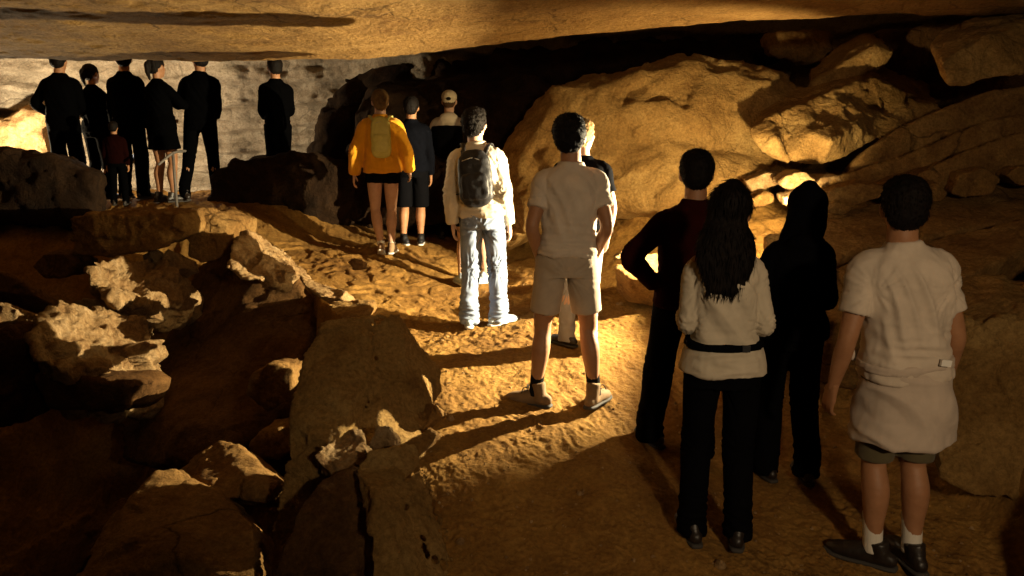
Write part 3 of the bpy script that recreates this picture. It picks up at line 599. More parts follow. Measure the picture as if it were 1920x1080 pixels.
def human(name, label, base, H, yaw=0, s=None, **k):
    g = k.get('girth', 1.0); fem = k.get('fem', False); vx = k.get('voxel', .012)
    sc = H / 1.78
    root = empty(name, base, yaw)
    tag(root, label, 'person', k.get('group'))
    skin = k.get('skin', SKIN)
    def emit(nm, pieces, mat, v=vx, it=3, disp=None, parent=root, extra=None):
        me = remesh(pieces, v, it)
        V = getv(me)
        if disp is not None:
            N = normals(me); V = V + N * disp(V, N)[:, None]
        setv(me, V)
        if extra is not None:   # separate fine pieces in the same mesh (hands)
            m2 = remesh(extra, .0042, 1); V1 = getv(me); V2 = getv(m2)
            F1 = [list(p.vertices) for p in me.polygons]; F2 = [[i + len(V1) for i in p.vertices] for p in m2.polygons]
            me = raw_mesh(np.vstack([V1, V2]), F1 + F2)
        setv(me, getv(me) * sc)
        return link(nm, me, mat, parent)
    sw = (.135 if fem else .158) * (1 + (g - 1) * .5); hw = (.178 if fem else .168) * g; ww = (.128 if fem else .150) * g; cw = (.150 if fem else .178) * g
    lean = np.array(k.get('lean', (0, 0)), float)   # shift of shoulders relative to hips (x, y)
    def tor(z):  # spine shift at height z
        t = np.clip((z - .95) / .5, 0, 1.2); return np.array([lean[0] * t, lean[1] * t - .012 * math.sin(math.pi * min(t, 1)), 0])
    Z = [.86, .92, 1.0, 1.09, 1.18, 1.28, 1.37, 1.43, 1.47, 1.50]
    A = np.array([hw * .90, hw, hw * .95, ww, ww * 1.06, cw * .95, cw * 1.0, cw * .93, cw * .66, .070])
    Bd = np.array([.115, .130, .118, .103, .108, .118, .115, .096, .076, .062]) * (1 + (g - 1) * 1.2)
    def torso(z0, z1, e, flare=0, cap='flat'):
        zs = [z for z in Z if z0 + .02 < z < z1 - .02]; zs = [z0] + zs + [z1]
        a = np.interp(zs, Z, A); b = np.interp(zs, Z, Bd)
        if np.ndim(e) == 0: e = np.full(len(zs), e)
        else: e = np.interp(zs, [z0, (z0 + z1) / 2, z1], e)
        fl = np.array([flare * max(0, 1 - (z - z0) / .15) for z in zs])
        return loft([np.array([0, 0, z]) + tor(z) for z in zs], a + e + fl, b + e + fl, n=28, p=2.35, cap=cap, sub=4)
    # joints
    hip = [np.array([-.092, 0, .93]), np.array([.092, 0, .93])]
    feet = k.get('feet', [(-.12, 0, 12, 0), (.12, 0, -12, 0)])
    kb = k.get('knee', [(0, .035), (0, .035)])
    ank = [np.array([f[0], f[1], .085 + f[3]]) for f in feet]
    kne = [hip[i] + (ank[i] - hip[i]) * .52 + np.array([kb[i][0], kb[i][1], 0]) for i in (0, 1)]
    sh = [np.array([-sw, 0, 1.395]) + tor(1.42), np.array([sw, 0, 1.395]) + tor(1.42)]
    elb = [np.array(e, float) for e in k.get('elbow', [(-.215, -.03, 1.11), (.215, -.03, 1.11)])]
    wri = [np.array(e, float) for e in k.get('wrist', [(-.215, .04, .86), (.215, .04, .86)])]
    # head frame
    hy = math.radians(k.get('head_yaw', 0)); hp = math.radians(k.get('head_pitch', 0)); hr = math.radians(k.get('head_roll', 0))
    piv = np.array([0, 0, 1.53]) + tor(1.53); HR = rz(hy) @ rx(hp) @ ry(hr)
    sdh = k.get('seed', 1) + 500
    hs_ = k.get('hscale', 1.09)
    piv = piv - np.array([0, 0, .022])
    def hd(p): return HR @ ((np.asarray(p, float) - np.array([0, 0, 1.53])) * hs_) + piv
    def hell(c, r, R=None):
        return ellip(hd(c), np.asarray(r) * hs_, HR if R is None else HR @ R)
    # ---- skin body
    P = [torso(.84, 1.485, -.008)]
    nk = [tor(1.42) + [0, -.01, 1.42], tor(1.48) + [0, -.008, 1.48], hd((0, -.012, 1.56)), hd((0, -.005, 1.62))]
    P.append(loft(nk, [.085, .066 if not fem else .052, .062 if not fem else .049, .060], side=(1, 0, 0), n=18))
    P += [hell((0, -.008, 1.682), (.075, .094, .096)), hell((0, .022, 1.63), (.060, .068, .075)), hell((0, .052, 1.585), (.034, .036, .032)),
          hell((0, .093, 1.655), (.012, .018, .020)), hell((0, .088, 1.672), (.009, .012, .025)), hell((0, .078, 1.70), (.050, .018, .012)),
          hell((-.035, .066, 1.645), (.022, .018, .016)), hell((.035, .066, 1.645), (.022, .018, .016))]
    for sx in (-1, 1):
        P.append(hell((sx * .079, -.004, 1.655), (.009, .019, .032), ry(sx * .15) @ rz(sx * -.35)))
    for i, sx in ((0, -1), (1, 1)):
        ag = 1 + (g - 1) * .8; ag *= (.88 if fem else 1)
        m1 = sh[i] * .55 + elb[i] * .45; m2 = elb[i] * .6 + wri[i] * .4
        P.append(loft([tor(1.43) + [sx * sw * .4, 0, 1.415], sh[i], m1, elb[i], m2, wri[i]], [.06, .062 * ag, .050 * ag, .041 * ag, .041 * ag, .027 * ag], [.06, .064 * ag, .054 * ag, .041 * ag, .038 * ag, .022 * ag], side=(1, .2, 0) if abs(elb[i][2] - wri[i][2]) > .1 or True else (0, 0, 1), n=16))
        lg = 1 + (g - 1) * .8
        mt = hip[i] * .5 + kne[i] * .5; c1 = kne[i] * .68 + ank[i] * .32 + [0, -.022, 0]; c2 = kne[i] * .32 + ank[i] * .68 + [0, -.008, 0]
        P.append(loft([hip[i], mt, kne[i] + [0, .0, .05], kne[i] - [0, 0, .02], c1, c2, ank[i], ank[i] - [0, 0, .04]], np.array([.090, .078, .060, .054, .060, .044, .034, .036]) * lg, np.array([.095, .084, .062, .055, .063, .046, .040, .045]) * lg, n=18))
    extra = None; hs = k.get('hands', [dict(), dict()]); ex = []
    for i, sx in ((0, -1), (1, 1)):
        h = hs[i]
        if h is None: continue
        d = h.get('d'); d = (wri[i] - elb[i]) if d is None else d
        ex += hand(wri[i], d, h.get('n', (-sx * .9, .1, .0)), h.get('side', (0, 1, 0)), h.get('curl', .6), h.get('s', 1.04 if not fem else .92))
    body = emit('body', P, skin, v=k.get('bvox', vx), it=2, extra=ex or None)
    # ---- face
    for sx in (-1, 1):
        link('eye', raw_mesh(*ellip(hd((sx * .031, .0755, 1.672)) * sc, np.array([.013, .010, .0085]) * sc, HR)), EYE, body)
    link('lips', raw_mesh(*ellip(hd((0, .089, 1.606)) * sc, np.array([.022, .008, .007]) * sc, HR)), LIP, body)
    # ---- hair
    ht = k.get('hair', 'short'); hm = k.get('hairmat', HAIRD)
    ha, hf = k.get('hairnoise', (.0055, 55))
    Hp = []
    if ht in ('short', 'curly'):
        e = .008 if ht == 'short' else .012
        Hp = [hell((0, -.024, 1.700), (.078 + e, .089 + e, .083 + e)), hell((0, -.055, 1.655), (.067 + e * .8, .052 + e, .070)), hell((0, .0, 1.738), (.068 + e, .080 + e, .046 + e))]
    elif ht == 'bun':
        Hp = [hell((0, -.020, 1.702), (.085, .094, .090)), hell((0, -.055, 1.655), (.070, .055, .066)), hell((0, -.115, 1.70), (.032, .035, .032))]
    elif ht == 'long':
        L = k.get('hairlen', 1.36); wd = k.get('hairw', .105)
        pts = [hd((0, -.01, 1.765)), hd((0, -.03, 1.70)), hd((0, -.042, 1.62)), tor(1.52) + [k.get('hairx', 0) * .4, -.072, 1.54], tor(1.4) + [k.get('hairx', 0) * .8, -.110, 1.44], tor(1.3) + [k.get('hairx', 0), -.118, L]]
        Hp = [hell((0, -.014, 1.703), (.088, .100, .092)), loft(pts, [.05, .088, .094, wd, wd * 1.02, wd * .66], [.05, .078, .062, .055, .04, .022], n=24)]
    elif ht == 'hood':
        pts = [hd((0, -.01, 1.77)), hd((0, -.02, 1.72)), hd((0, -.028, 1.65)), hd((0, -.03, 1.58)), tor(1.5) + [0, -.02, 1.50], tor(1.45) + [0, -.01, 1.44]]
        Hp = [hell((0, -.018, 1.70), (.098, .112, .100)), loft(pts, [.055, .097, .108, .116, .120, .13], [.055, .105, .100, .085, .08, .08], n=24)]
    elif ht == 'cap':
        Hp = [hell((0, -.045, 1.665), (.070, .058, .075))]
    elif ht == 'pony':
        Hp = [hell((0, -.020, 1.702), (.084, .094, .089)), hell((0, -.055, 1.655), (.068, .052, .066)), loft([hd((0, -.105, 1.72)), hd((0, -.135, 1.68)), hd((0, -.13, 1.60)), hd((0, -.11, 1.52))], [.022, .03, .026, .01], n=14)]
    if Hp:
        def hdisp(V, N):
            q = V * np.array([hf, hf, hf * (.25 if ht in ('long', 'bun', 'pony') else 1)])
            d = ha * (1 - np.abs(perlin(q)) * 2.2) + ha * .5 * perlin(q * 2.1)
            return d if ht != 'hood' else .004 * (1 - np.abs(perlin(V * 14)) * 2)
        ho = emit('hood' if ht == 'hood' else 'hair', Hp, hm, v=min(vx, .009), it=2, disp=hdisp)
        if ht != 'hood' and vx < .012:
            # loose locks standing off the surface
            V = getv(ho.data); N = normals(ho.data); r = np.random.default_rng(sdh); m = 2600 if ht == 'long' else 1900
            ii = r.integers(0, len(V), m); p = V[ii]; n = N[ii]
            if ht == 'curly': t = r.normal(size=(m, 3)) + np.array([0, 0, -.5]); ln = r.uniform(.010, .020, m); up = .24
            else: t = np.array([0, 0, -1.0]) + (.35 if ht != 'long' else .12) * r.normal(size=(m, 3)); ln = r.uniform(.010, .020, m) if ht != 'long' else r.uniform(.03, .07, m); up = .14 if ht != 'long' else .05
            t = t - (t * n).sum(1)[:, None] * n; t /= np.linalg.norm(t, axis=1)[:, None] + 1e-9; sdv = np.cross(t, n); wd_ = .0022
            a0 = p - n * .002 - sdv * wd_; a1 = p - n * .002 + sdv * wd_; a2 = p + t * ln[:, None] * .6 + n * (ln * up)[:, None] + sdv * wd_ * .6; a3 = p + t * ln[:, None] + n * (ln * up * 1.1)[:, None]
            VV = np.stack([a0, a1, a2, a3], 1).reshape(-1, 3); q = np.arange(m) * 4 + len(V)
            F1 = [list(f.vertices) for f in ho.data.polygons] + [[int(x), int(x) + 1, int(x) + 2] for x in q] + [[int(x), int(x) + 2, int(x) + 3] for x in q]
            old = ho.data; nm_ = raw_mesh(np.vstack([V, VV]), F1); nm_.materials.append(hm); ho.data = nm_; nm_.polygons.foreach_set('use_smooth', [True] * len(nm_.polygons)); bpy.data.meshes.remove(old); nm_.name = 'hair'
    if ht == 'cap':
        cp = emit('cap', [hell((0, -.005, 1.715), (.088, .105, .078)), hell((0, -.06, 1.675), (.072, .05, .05)), loft([hd((0, .07, 1.70)), hd((0, .13, 1.695)), hd((0, .165, 1.68))], [.075, .066, .035], [.006, .005, .004], side=HR @ np.array([1, 0, 0]), n=18)], k.get('capmat', CAPM), v=.007, it=2)
        link('cap_opening', raw_mesh(*ellip(hd((0, -.104, 1.688)) * sc, np.array([.030, .012, .022]) * sc, HR)), HAIRD, cp)
    sd = k.get('seed', 1)
    # ---- top
    top = k.get('top'); tm = k.get('topmat', WHITE)
    if top:
        hem = k.get('hem', .90); te = k.get('ease', .020); fl = k.get('flare', 0.0); amp = k.get('fold', .007)
        T = [torso(hem, 1.485, (te * 1.3, te, .010), fl)]
        T.append(loft([tor(1.44) + [0, -.008, 1.44], tor(1.48) + [0, -.010, 1.515 + (.008 if top != 'tee' else 0)]], [.11, .076 if not fem else .062], [.085, .074 if not fem else .062], n=24, cap='flat'))
        for i, sx in ((0, -1), (1, 1)):
            ag = (1 + (g - 1) * .8) * (.9 if fem else 1)
            se = k.get('sleeve', .62 if top == 'tee' else 1.0); c0 = tor(1.44) + [sx * sw * .40, 0, 1.41]
            if top == 'tee':
                tip = sh[i] + (elb[i] - sh[i]) * se; mid = sh[i] + (elb[i] - sh[i]) * se * .5
                T.append(loft([c0 + [0, 0, .012], sh[i] + [sx * .006, 0, .006], mid, tip], [.066, .066 * ag, .064 * ag, .068 * ag], [.066, .072 * ag, .072 * ag, .074 * ag], side=(1, .2, 0), n=22, cap='flat'))
                m0 = c0
            elif top == 'vest':
                pass
            else:
                m1 = (sh[i] + elb[i]) / 2; m2 = (elb[i] + wri[i]) / 2; tip = elb[i] + (wri[i] - elb[i]) * min(1.0, se)
                sl = k.get('slv', .012)
                T.append(loft([c0, sh[i] + [0, 0, -.004], m1, elb[i], m2, tip], np.array([.052, .058 * ag, .052 * ag, .046 * ag, .044 * ag, .036]) + sl, np.array([.056, .066 * ag, .058 * ag, .048 * ag, .044 * ag, .034]) + sl, side=(1, .2, 0), n=20, cap='flat'))
        if top == 'hoodie' or k.get('hoodback'):
            T.append(ellip(tor(1.45) + [0, -.10, 1.46], (.115, .05, .065)))
        def tdisp(V, N):
            d = 0
            for i, sx in ((0, -1), (1, 1)):
                d = d + fan(V, N, sh[i] + [sx * .0, 0, -.08], 4.0, .04, .17, amp * .6, sd + i * 7)
                d = d + fan(V, N, elb[i], 5.0, .03, .14, amp * .9 * (top != 'tee'), sd + i * 3 + 20)
            body0 = 1 - smooth(sw * .8, sw * 1.15, np.abs(V[:, 0]))
            q = np.column_stack([V[:, 0] * 13 + V[:, 2] * 5.5 + .6 * np.sin(V[:, 2] * 6 + sd), V[:, 1] * 3, V[:, 2] * 1.6 + sd]); d = d + amp * 1.25 * (1 - np.abs(perlin(q)) * 2.6).clip(-.3, 1) * body0 * smooth(1.46, 1.34, V[:, 2]) * smooth(hem + .02, hem + .2, V[:, 2])
            body_m = 1 - smooth(sw * .95, sw * 1.25, np.abs(V[:, 0]))
            wz = smooth(hem + .30, hem + .06, V[:, 2]) if False else (1 - smooth(hem + .05, hem + .32, V[:, 2]))
            q = np.column_stack([V[:, 0] * 5 + V[:, 2] * 3, V[:, 1] * 5, V[:, 2] * 26 + sd])
            d = d + amp * .9 * (1 - np.abs(perlin(q)) * 2.4).clip(-.5, 1) * wz * body_m * k.get('bunch', 1.0)
            q = V * np.array([9, 9, 5]) + sd * 3; d = d + amp * .55 * perlin(q) + amp * .22 * (1 - np.abs(perlin(V * np.array([24, 24, 17]) + sd)) * 2)
            return d - amp * .1
        emit('shirt' if top == 'tee' else 'jacket' if k.get('jacket') else 'sweater', T, tm, disp=tdisp, it=2)
    # ---- bottom
    bot = k.get('bottom'); bm = k.get('botmat', BEIGE); wz = k.get('waist', 1.0)
    if bot:
        lg = 1 + (g - 1) * .8; T = [torso(.83, wz, (.016, .016, .012))]
        end = k.get('legend', .56)
        for i in (0, 1):
            mt = hip[i] * .5 + kne[i] * .5
            if bot == 'shorts':
                t = (hip[i][2] - end) / (hip[i][2] - kne[i][2]); e = hip[i] + (kne[i] - hip[i]) * t; m = hip[i] * .5 + e * .5
                ww_ = k.get('legw', .105)
                T.append(loft([hip[i] + [0, 0, .02], m, e], np.array([k.get('legtop', .098), (ww_ + k.get('legtop', .098)) / 2, ww_]) * lg, np.array([k.get('legtop', .098) + .010, k.get('legtop', .098) + .010, ww_ + .006]) * lg, n=24, cap='flat'))
            else:
                c1 = kne[i] * .6 + ank[i] * .4 + [0, -.012, 0]; e = ank[i] + [0, -.005, -.045]
                w2 = k.get('legw', .070)
                T.append(loft([hip[i] + [0, 0, .02], mt, kne[i], c1, ank[i] + [0, 0, .10], e], np.array([.098, .088, w2 + .004, w2, w2 - .003, w2]) * lg, np.array([.108, .094, w2 + .004, w2 + .002, w2, w2 + .006]) * lg, n=24, cap='flat'))
        pf = k.get('pfold', .006)
        def pdisp(V, N):
            d = 0
            for i in (0, 1):
                d = d + fan(V, N, kne[i], 5.0, .03, .22, pf if bot != 'shorts' else 0, sd + 31 + i * 5)
            d = d + fan(V, N, np.array([0, 0, .84]), 6.0, .04, .26, pf, sd + 50)
            q = np.column_stack([V[:, 0] * 7, V[:, 1] * 7, V[:, 2] * 24 + sd]); m = 1 - smooth(.16, .36, V[:, 2])
            if bot != 'shorts': d = d + pf * 1.3 * (1 - np.abs(perlin(q)) * 2.4).clip(-.5, 1) * m
            d = d + pf * .6 * perlin(V * np.array([12, 12, 5]) + sd)
            return d
        emit('shorts' if bot == 'shorts' else 'trousers', T, bm, disp=pdisp, it=2)
    # ---- socks and shoes
    for i in (0, 1):
        f = feet[i]; a = math.radians(f[2]); R = rz(a); c = ank[i]
        fz = f[3]; pt = math.radians(f[4]) if len(f) > 4 else 0; R = R @ rx(-pt)
        def q(p): return R @ (np.asarray(p, float)) + np.array([c[0], c[1], fz if not pt else fz])
        kd = k.get('shoe', 'boot'); shm = k.get('shoemat', LEATHER); sf = k.get('shoescale', 1.0)
        if k.get('sock'):
            zt = k.get('socktop', .20)
            e = ank[i] + (kne[i] - ank[i]) * ((zt - .085) / .40)
            emit('sock', [loft([ank[i] - [0, 0, .02], ank[i] * .5 + e * .5, e], [.043, .043, .046], [.047, .047, .050], n=20, cap='flat')], k['sock'], v=.006, it=1)
        hh = {'boot': .125, 'sneaker': .085, 'hiker': .155}[kd]
        S = [loft([q((0, -.075, .045)), q((0, -.04, .05)), q((0, .03, .052)), q((0, .10, .042)), q((0, .155, .036)), q((0, .185, .032))], np.array([.033, .037, .042, .049, .045, .030]) * sf, np.array([.035, .042, .045, .036, .030, .022]) * sf, side=R @ np.array([1, 0, 0]), n=20, p=2.3),
             loft([q((0, -.03, .04)), q((0, -.028, .08)), q((0, -.018, hh))], [.041, .042, .046], [.055, .055, .052], side=(1, 0, 0), n=20, cap='flat')]
        if kd != 'sneaker': S.append(loft([q((0, -.01, .075)), q((0, .05, .07)), q((0, .09, .055))], [.03, .032, .03], [.03, .025, .02], side=R @ np.array([1, 0, 0]), n=14))
        so = emit('shoe', S, shm, v=min(vx, .008), it=2, disp=lambda V, N: .0012 * perlin(V * 60))
        Sl = [loft([q((0, -.10, .010)), q((0, -.06, .010)), q((0, .02, .010)), q((0, .11, .010)), q((0, .17, .012)), q((0, .205, .015))], np.array([.030, .039, .042, .053, .050, .028]) * sf, np.array([.012] * 6), side=R @ np.array([1, 0, 0]), n=18, p=3)]
        V_, F_ = Sl[0]; link('sole', raw_mesh(V_ * sc, F_), k.get('solemat', SOLE), so)
        if kd == 'hiker':
            L = []
            for z_, y_ in ((.12, .035), (.10, .045), (.085, .06), (.073, .078)):
                L.append(loft([q((-.028, y_, z_)), q((0, y_ + .012, z_ + .006)), q((.028, y_, z_))], .0035, side=(0, 0, 1), n=6, sub=2))
            L.append(loft([q((0, .055, .11)), q((-.03, .07, .115)), q((-.05, .075, .085))], .003, side=(0, 0, 1), n=6, sub=3)); L.append(loft([q((0, .055, .11)), q((.03, .07, .12)), q((.045, .08, .09))], .003, side=(0, 0, 1), n=6, sub=3))
            V_, F_ = join(L); link('laces', raw_mesh(V_ * sc, F_), SOLE, so)
    return root, dict(sc=sc, torso=torso, tor=tor, emit=emit, hd=hd, HR=HR, sh=sh, elb=elb, wri=wri, hip=hip, kne=kne, ank=ank)

def tilt(r, ax, ay): r.rotation_euler.x = math.radians(ax); r.rotation_euler.y = math.radians(ay)
def place(k): b = PEOPLE[k].copy(); b[2] = gz(b[0], b[1]) + .004; return b
def band(name, info, z0, z1, e, mat, root, v=.007, tilt=0, amp=.002):
    """a ring of cloth round the body"""
    return info['emit'](name, [info['torso'](z0, z1, e)], mat, v, 1, lambda V, N: amp * (1 - np.abs(perlin(np.column_stack([V[:, 0] * 8, V[:, 1] * 8, V[:, 2] * 60]))) * 2))

# man in the sweatshirt wrap
rA, iA = human('person', 'man in pale tee with sweatshirt tied round waist, white socks and black boots', place('A'), 1.80, yaw=math.radians(0), girth=.99, voxel=.0085, bvox=.0075, lean=(-.045, 0),
    top='tee', topmat=WHITE, hem=.92, ease=.022, fold=.013, sleeve=.66, bottom='shorts', botmat=OLIVE, legend=.52, legw=.084, legtop=.080, feet=[(-.085, 0, 50, 0), (.085, -.02, 2, 0)],
    elbow=[(-.275, -.04, 1.10), (.20, -.03, 1.10)], wrist=[(-.290, .05, .845), (.235, .07, .865)], hands=[dict(n=(.9, .2, 0), curl=.55, side=(.1, 1, 0)), dict(n=(-.9, .2, 0), curl=.95, side=(-.1, 1, 0))],
    hairmat=HAIRD, head_yaw=-14, head_pitch=3, sock=SOCKW, socktop=.25, shoe='boot', shoescale=1.04, skin=SKIN, seed=3)
def wrap():
    t = iA['tor']
    zs = [.625, .68, .80, .92, 1.0]; 
    P = [loft([t(z) + [.012, .0, z] for z in zs], [.214, .208, .200, .184, .170], [.172, .168, .162, .150, .134], n=32, p=2.3, cap='flat')]
    def dsp(V, N):
        d = 0
        q = np.column_stack([(V[:, 0] * .5 + V[:, 2] * .9) * 9, V[:, 1] * 3, (V[:, 0] * .9 - V[:, 2] * .5) * 1.6 + 3]); d = .018 * (1 - np.abs(perlin(q)) * 3.2).clip(-.3, 1) * (1 - smooth(.92, .98, V[:, 2]))
        q = np.column_stack([V[:, 0] * 4, V[:, 1] * 4, V[:, 2] * 34]); d += .007 * (1 - np.abs(perlin(q)) * 2.4).clip(-.4, 1) * smooth(.88, .95, V[:, 2])
        d += .004 * smooth(.635, .63, V[:, 2]) + .003 * perlin(V * 20)
        return d
    o = iA['emit']('tied_sweatshirt', P, SWEAT, .008, 2, dsp)
    # cut the wrap open at the front: knotted sleeves
    K = [loft([t(1) + [-.19, .08, .99], t(1) + [-.10, .155, .97], t(1) + [0, .185, .955], t(1) + [.05, .19, .86], t(1) + [.07, .185, .72]], [.03, .032, .035, .034, .03], [.02, .022, .03, .02, .018], n=14, side=(0, 0, 1)),
         loft([t(1) + [.20, .08, .99], t(1) + [.10, .155, .97], t(1) + [0, .185, .955], t(1) + [-.05, .19, .86], t(1) + [-.07, .185, .72]], [.03, .032, .035, .034, .03], [.02, .022, .03, .02, .018], n=14, side=(0, 0, 1))]
    iA['emit']('knotted_sleeves', K, SWEAT, .008, 2, lambda V, N: .003 * perlin(V * 40))
    R = rz(.1) @ ry(.15); V_, F_ = box(np.array([.085, -.168, 1.012]), (.045, .012, .028), R); link('garment_label', raw_mesh(V_ * iA['sc'], F_), TAGM, rA, False)
    band('waist_roll', iA, .965, 1.0, .034, SWEAT, rA, amp=.006)
wrap(); tilt(rA, 0, -1.2)

# woman all in black with raised hood
rH, iH = human('person', 'person all in black with hood up, standing between cream shirt and pale tee', place('HW'), 1.68, fem=True, voxel=.011,
    top='hoodie', topmat=BLACK, hem=.90, ease=.030, bottom='pants', botmat=BLACK, legw=.078, feet=[(-.10, .02, 14, 0), (.13, -.03, -6, 0)],
    elbow=[(-.215, .04, 1.11), (.215, .04, 1.10)], wrist=[(-.10, .22, 1.14), (.10, .24, 1.18)], hands=[dict(n=(0, -.3, .9), curl=.8), dict(n=(0, -.3, .9), curl=.8)],
    hair='hood', hairmat=BLACK, head_pitch=9, head_yaw=14, lean=(.02, .02), shoe='sneaker', shoemat=LEATHER, seed=9, slv=.016)

# woman in the cream shirt
rC, iC = human('person', 'woman with long dark hair, cream long sleeved top, black belt strap and black trousers', place('CW'), 1.68, yaw=math.radians(-6), fem=True, girth=.94, voxel=.0085,
    top='long', topmat=CREAM, hem=.90, slv=.006, ease=.018, flare=.022, fold=.011, bottom='pants', botmat=BLACK, legw=.074, feet=[(-.11, .02, 10, 0), (.11, .0, -8, 0)],
    elbow=[(-.178, -.03, 1.13), (.178, -.03, 1.13)], wrist=[(-.16, .19, 1.13), (.17, .19, 1.13)], hands=[dict(n=(.3, -.3, .9), curl=.8, side=(1, 0, .3)), dict(n=(-.3, -.3, .9), curl=.8, side=(-1, 0, .3))],
    hair='long', hairlen=1.31, hairw=.125, hairmat=HAIRD, hairx=-.02, head_yaw=-18, head_pitch=-3, head_roll=5, lean=(-.015, 0), shoe='sneaker', shoemat=LEATHER, seed=12)
band('waist_strap', iC, 1.030, 1.060, .043, BLACK, rC)
V_, F_ = box(np.array([.075, -.153, 1.044]), (.035, .016, .030)); link('strap_buckle', raw_mesh(V_ * iC['sc'], F_), BPACK, rC, False)

# man in dark red, arm out
rR, iR = human('person', 'man in dark red top and black trousers with his hand on his hip', place('RM'), 1.80, voxel=.0105,
    top='long', topmat=REDD, hem=.92, ease=.022, bottom='pants', botmat=BLACK, legw=.082, feet=[(-.16, .14, 40, 0.03), (.10, -.03, -10, 0)],
    elbow=[(-.345, -.12, 1.21), (.25, -.03, 1.12)], wrist=[(-.19, .0, 1.04), (.22, .10, 1.0)], hands=[dict(n=(.9, 0, .1), d=(.5, .6, -.35), side=(0, 0, 1), curl=.4), dict(curl=.7)],
    hairmat=HAIRD, head_yaw=-10, head_pitch=-4, lean=(.02, 0), shoe='boot', seed=17)

# man in pale tee and shorts
rB, iB = human('person', 'man in pale tee and beige shorts, hands in pockets, dark socks and tan boots', place('B'), 1.80, yaw=math.radians(2), voxel=.0085, bvox=.0075,
    girth=.96, top='tee', topmat=WHITE, hem=.965, ease=.014, fold=.010, flare=.014, sleeve=.60, bottom='shorts', botmat=BEIGE, legend=.60, legw=.098, feet=[(-.185, 0, 62, 0), (.185, -.01, -32, 0)], knee=[(0, .03), (0, .03)],
    elbow=[(-.218, -.09, 1.14), (.228, -.09, 1.14)], wrist=[(-.172, .02, .945), (.178, .02, .945)], hands=[dict(n=(1, 0, 0), d=(.1, .3, -1), curl=.1, s=.8), dict(n=(-1, 0, 0), d=(-.1, .3, -1), curl=.1, s=.8)],
    hair='curly', hairmat=HAIRD, hairnoise=(.007, 38), head_yaw=-12, head_roll=-4, lean=(.018, 0), sock=SOCKB, socktop=.25, shoe='hiker', shoescale=1.08, shoemat=TANBOOT, skin=SKIN, seed=22)
# person hidden behind him
human('person', 'fair haired person in black tee lit from the side, partly hidden behind the hands-in-pockets man', place('PB'), 1.62, voxel=.011,
    top='tee', topmat=BLACK, hem=.93, bottom='pants', botmat=cloth('grey denim', (.32, .31, .32)), legw=.068, feet=[(-.10, 0, 40, 0), (.07, -.05, -10, 0)],
    elbow=[(-.22, -.02, 1.12), (.235, -.02, 1.12)], wrist=[(-.18, .10, .90), (.22, .06, .88)], hair='short', hairmat=HAIRL, hairnoise=(.006, 40), head_yaw=-30, shoe='sneaker', shoemat=LEATHER, skin=SKIN2, seed=25)

# young man in jeans with black pack
rJ, iJ = human('person', 'young man in cream sweater and washed pale jeans wearing a small black backpack', place('J'), 1.76, yaw=math.radians(-4), voxel=.0095,
    top='long', topmat=CREAM, hem=.93, ease=.024, slv=.018, fold=.014, bottom='pants', botmat=JEANS, legw=.075, pfold=.015, feet=[(-.115, -.03, 8, 0), (.13, .05, -48, 0)],
    elbow=[(-.255, -.03, 1.12), (.18, -.05, 1.12)], wrist=[(-.25, .03, .86), (.215, .02, .86)], hair='curly', hairmat=HAIRD, hairnoise=(.007, 42), head_yaw=-14, head_pitch=5, lean=(-.045, .01), shoe='sneaker', shoemat=SNEAK, solemat=WSOLE, skin=SKIN2, seed=31)
def pack(info, root, z0, z1, wd, dp, mat, straps, label, cx=0):
    t = info['tor']; sc = info['sc']; zm = (z0 + z1) / 2; yb = -.125 - dp / 2
    r = empty('backpack', Vector(root.location), root.rotation_euler.z); tag(r, label, 'backpack')
    def e(nm, P, m, v=.008, it=2, amp=.003):
        me = remesh(P, v, it); V = getv(me); N = normals(me); V = V + N * (amp * perlin(V * 22) + amp * .8 * (1 - np.abs(perlin(V * np.array([9, 9, 16]))) * 2))[:, None]; setv(me, V * sc); return link(nm, me, m, r)
    P = [loft([t(z) + [cx, yb, z] for z in (z0, z0 + .04, zm, z1 - .05, z1)], [wd * .86, wd, wd * 1.0, wd * .92, wd * .66], [dp * .42, dp * .52, dp * .5, dp * .4, dp * .28], n=26, p=3.0, cap='round')]
    e('main_bag', P, mat)
    e('front_pocket', [loft([t(z) + [cx, yb - dp * .40, z] for z in (z0 + .03, zm - .03, zm + .02)], [wd * .78, wd * .82, wd * .7], [dp * .2, dp * .24, dp * .16], n=22, p=3, cap='round')], straps)
    for sx in (-1, 1):
        sh = t(1.45)
        S = loft([sh + [sx * wd * .62 + cx, yb + .03, z1 - .03], sh + [sx * .098, -.075, 1.49], sh + [sx * .118, .01, 1.505], sh + [sx * .125, .115, 1.42], sh + [sx * .13, .15, 1.30], sh + [sx * .165, .12, 1.18], sh + [sx * .185, .0, 1.10], sh + [sx * wd * .9 + cx, yb + .05, z0 + .05]], [.022] * 6 + [.012, .012], [.007] * 8, side=(1, 0, 0), n=10)
        e('shoulder_strap', [S], straps, .007, 1, .001)
    e('zip', [loft([t(z1) + [cx - wd * .6, yb - dp * .42, z1 - .06], t(z1) + [cx, yb - dp * .46, z1 - .035], t(z1) + [cx + wd * .6, yb - dp * .42, z1 - .06]], .004, n=8)], METAL, .004, 0, 0)
    return r
pack(iJ, rJ, 1.06, 1.43, .135, .12, BPACK, BPACK, 'small black backpack worn over the cream sweater', cx=-.01)

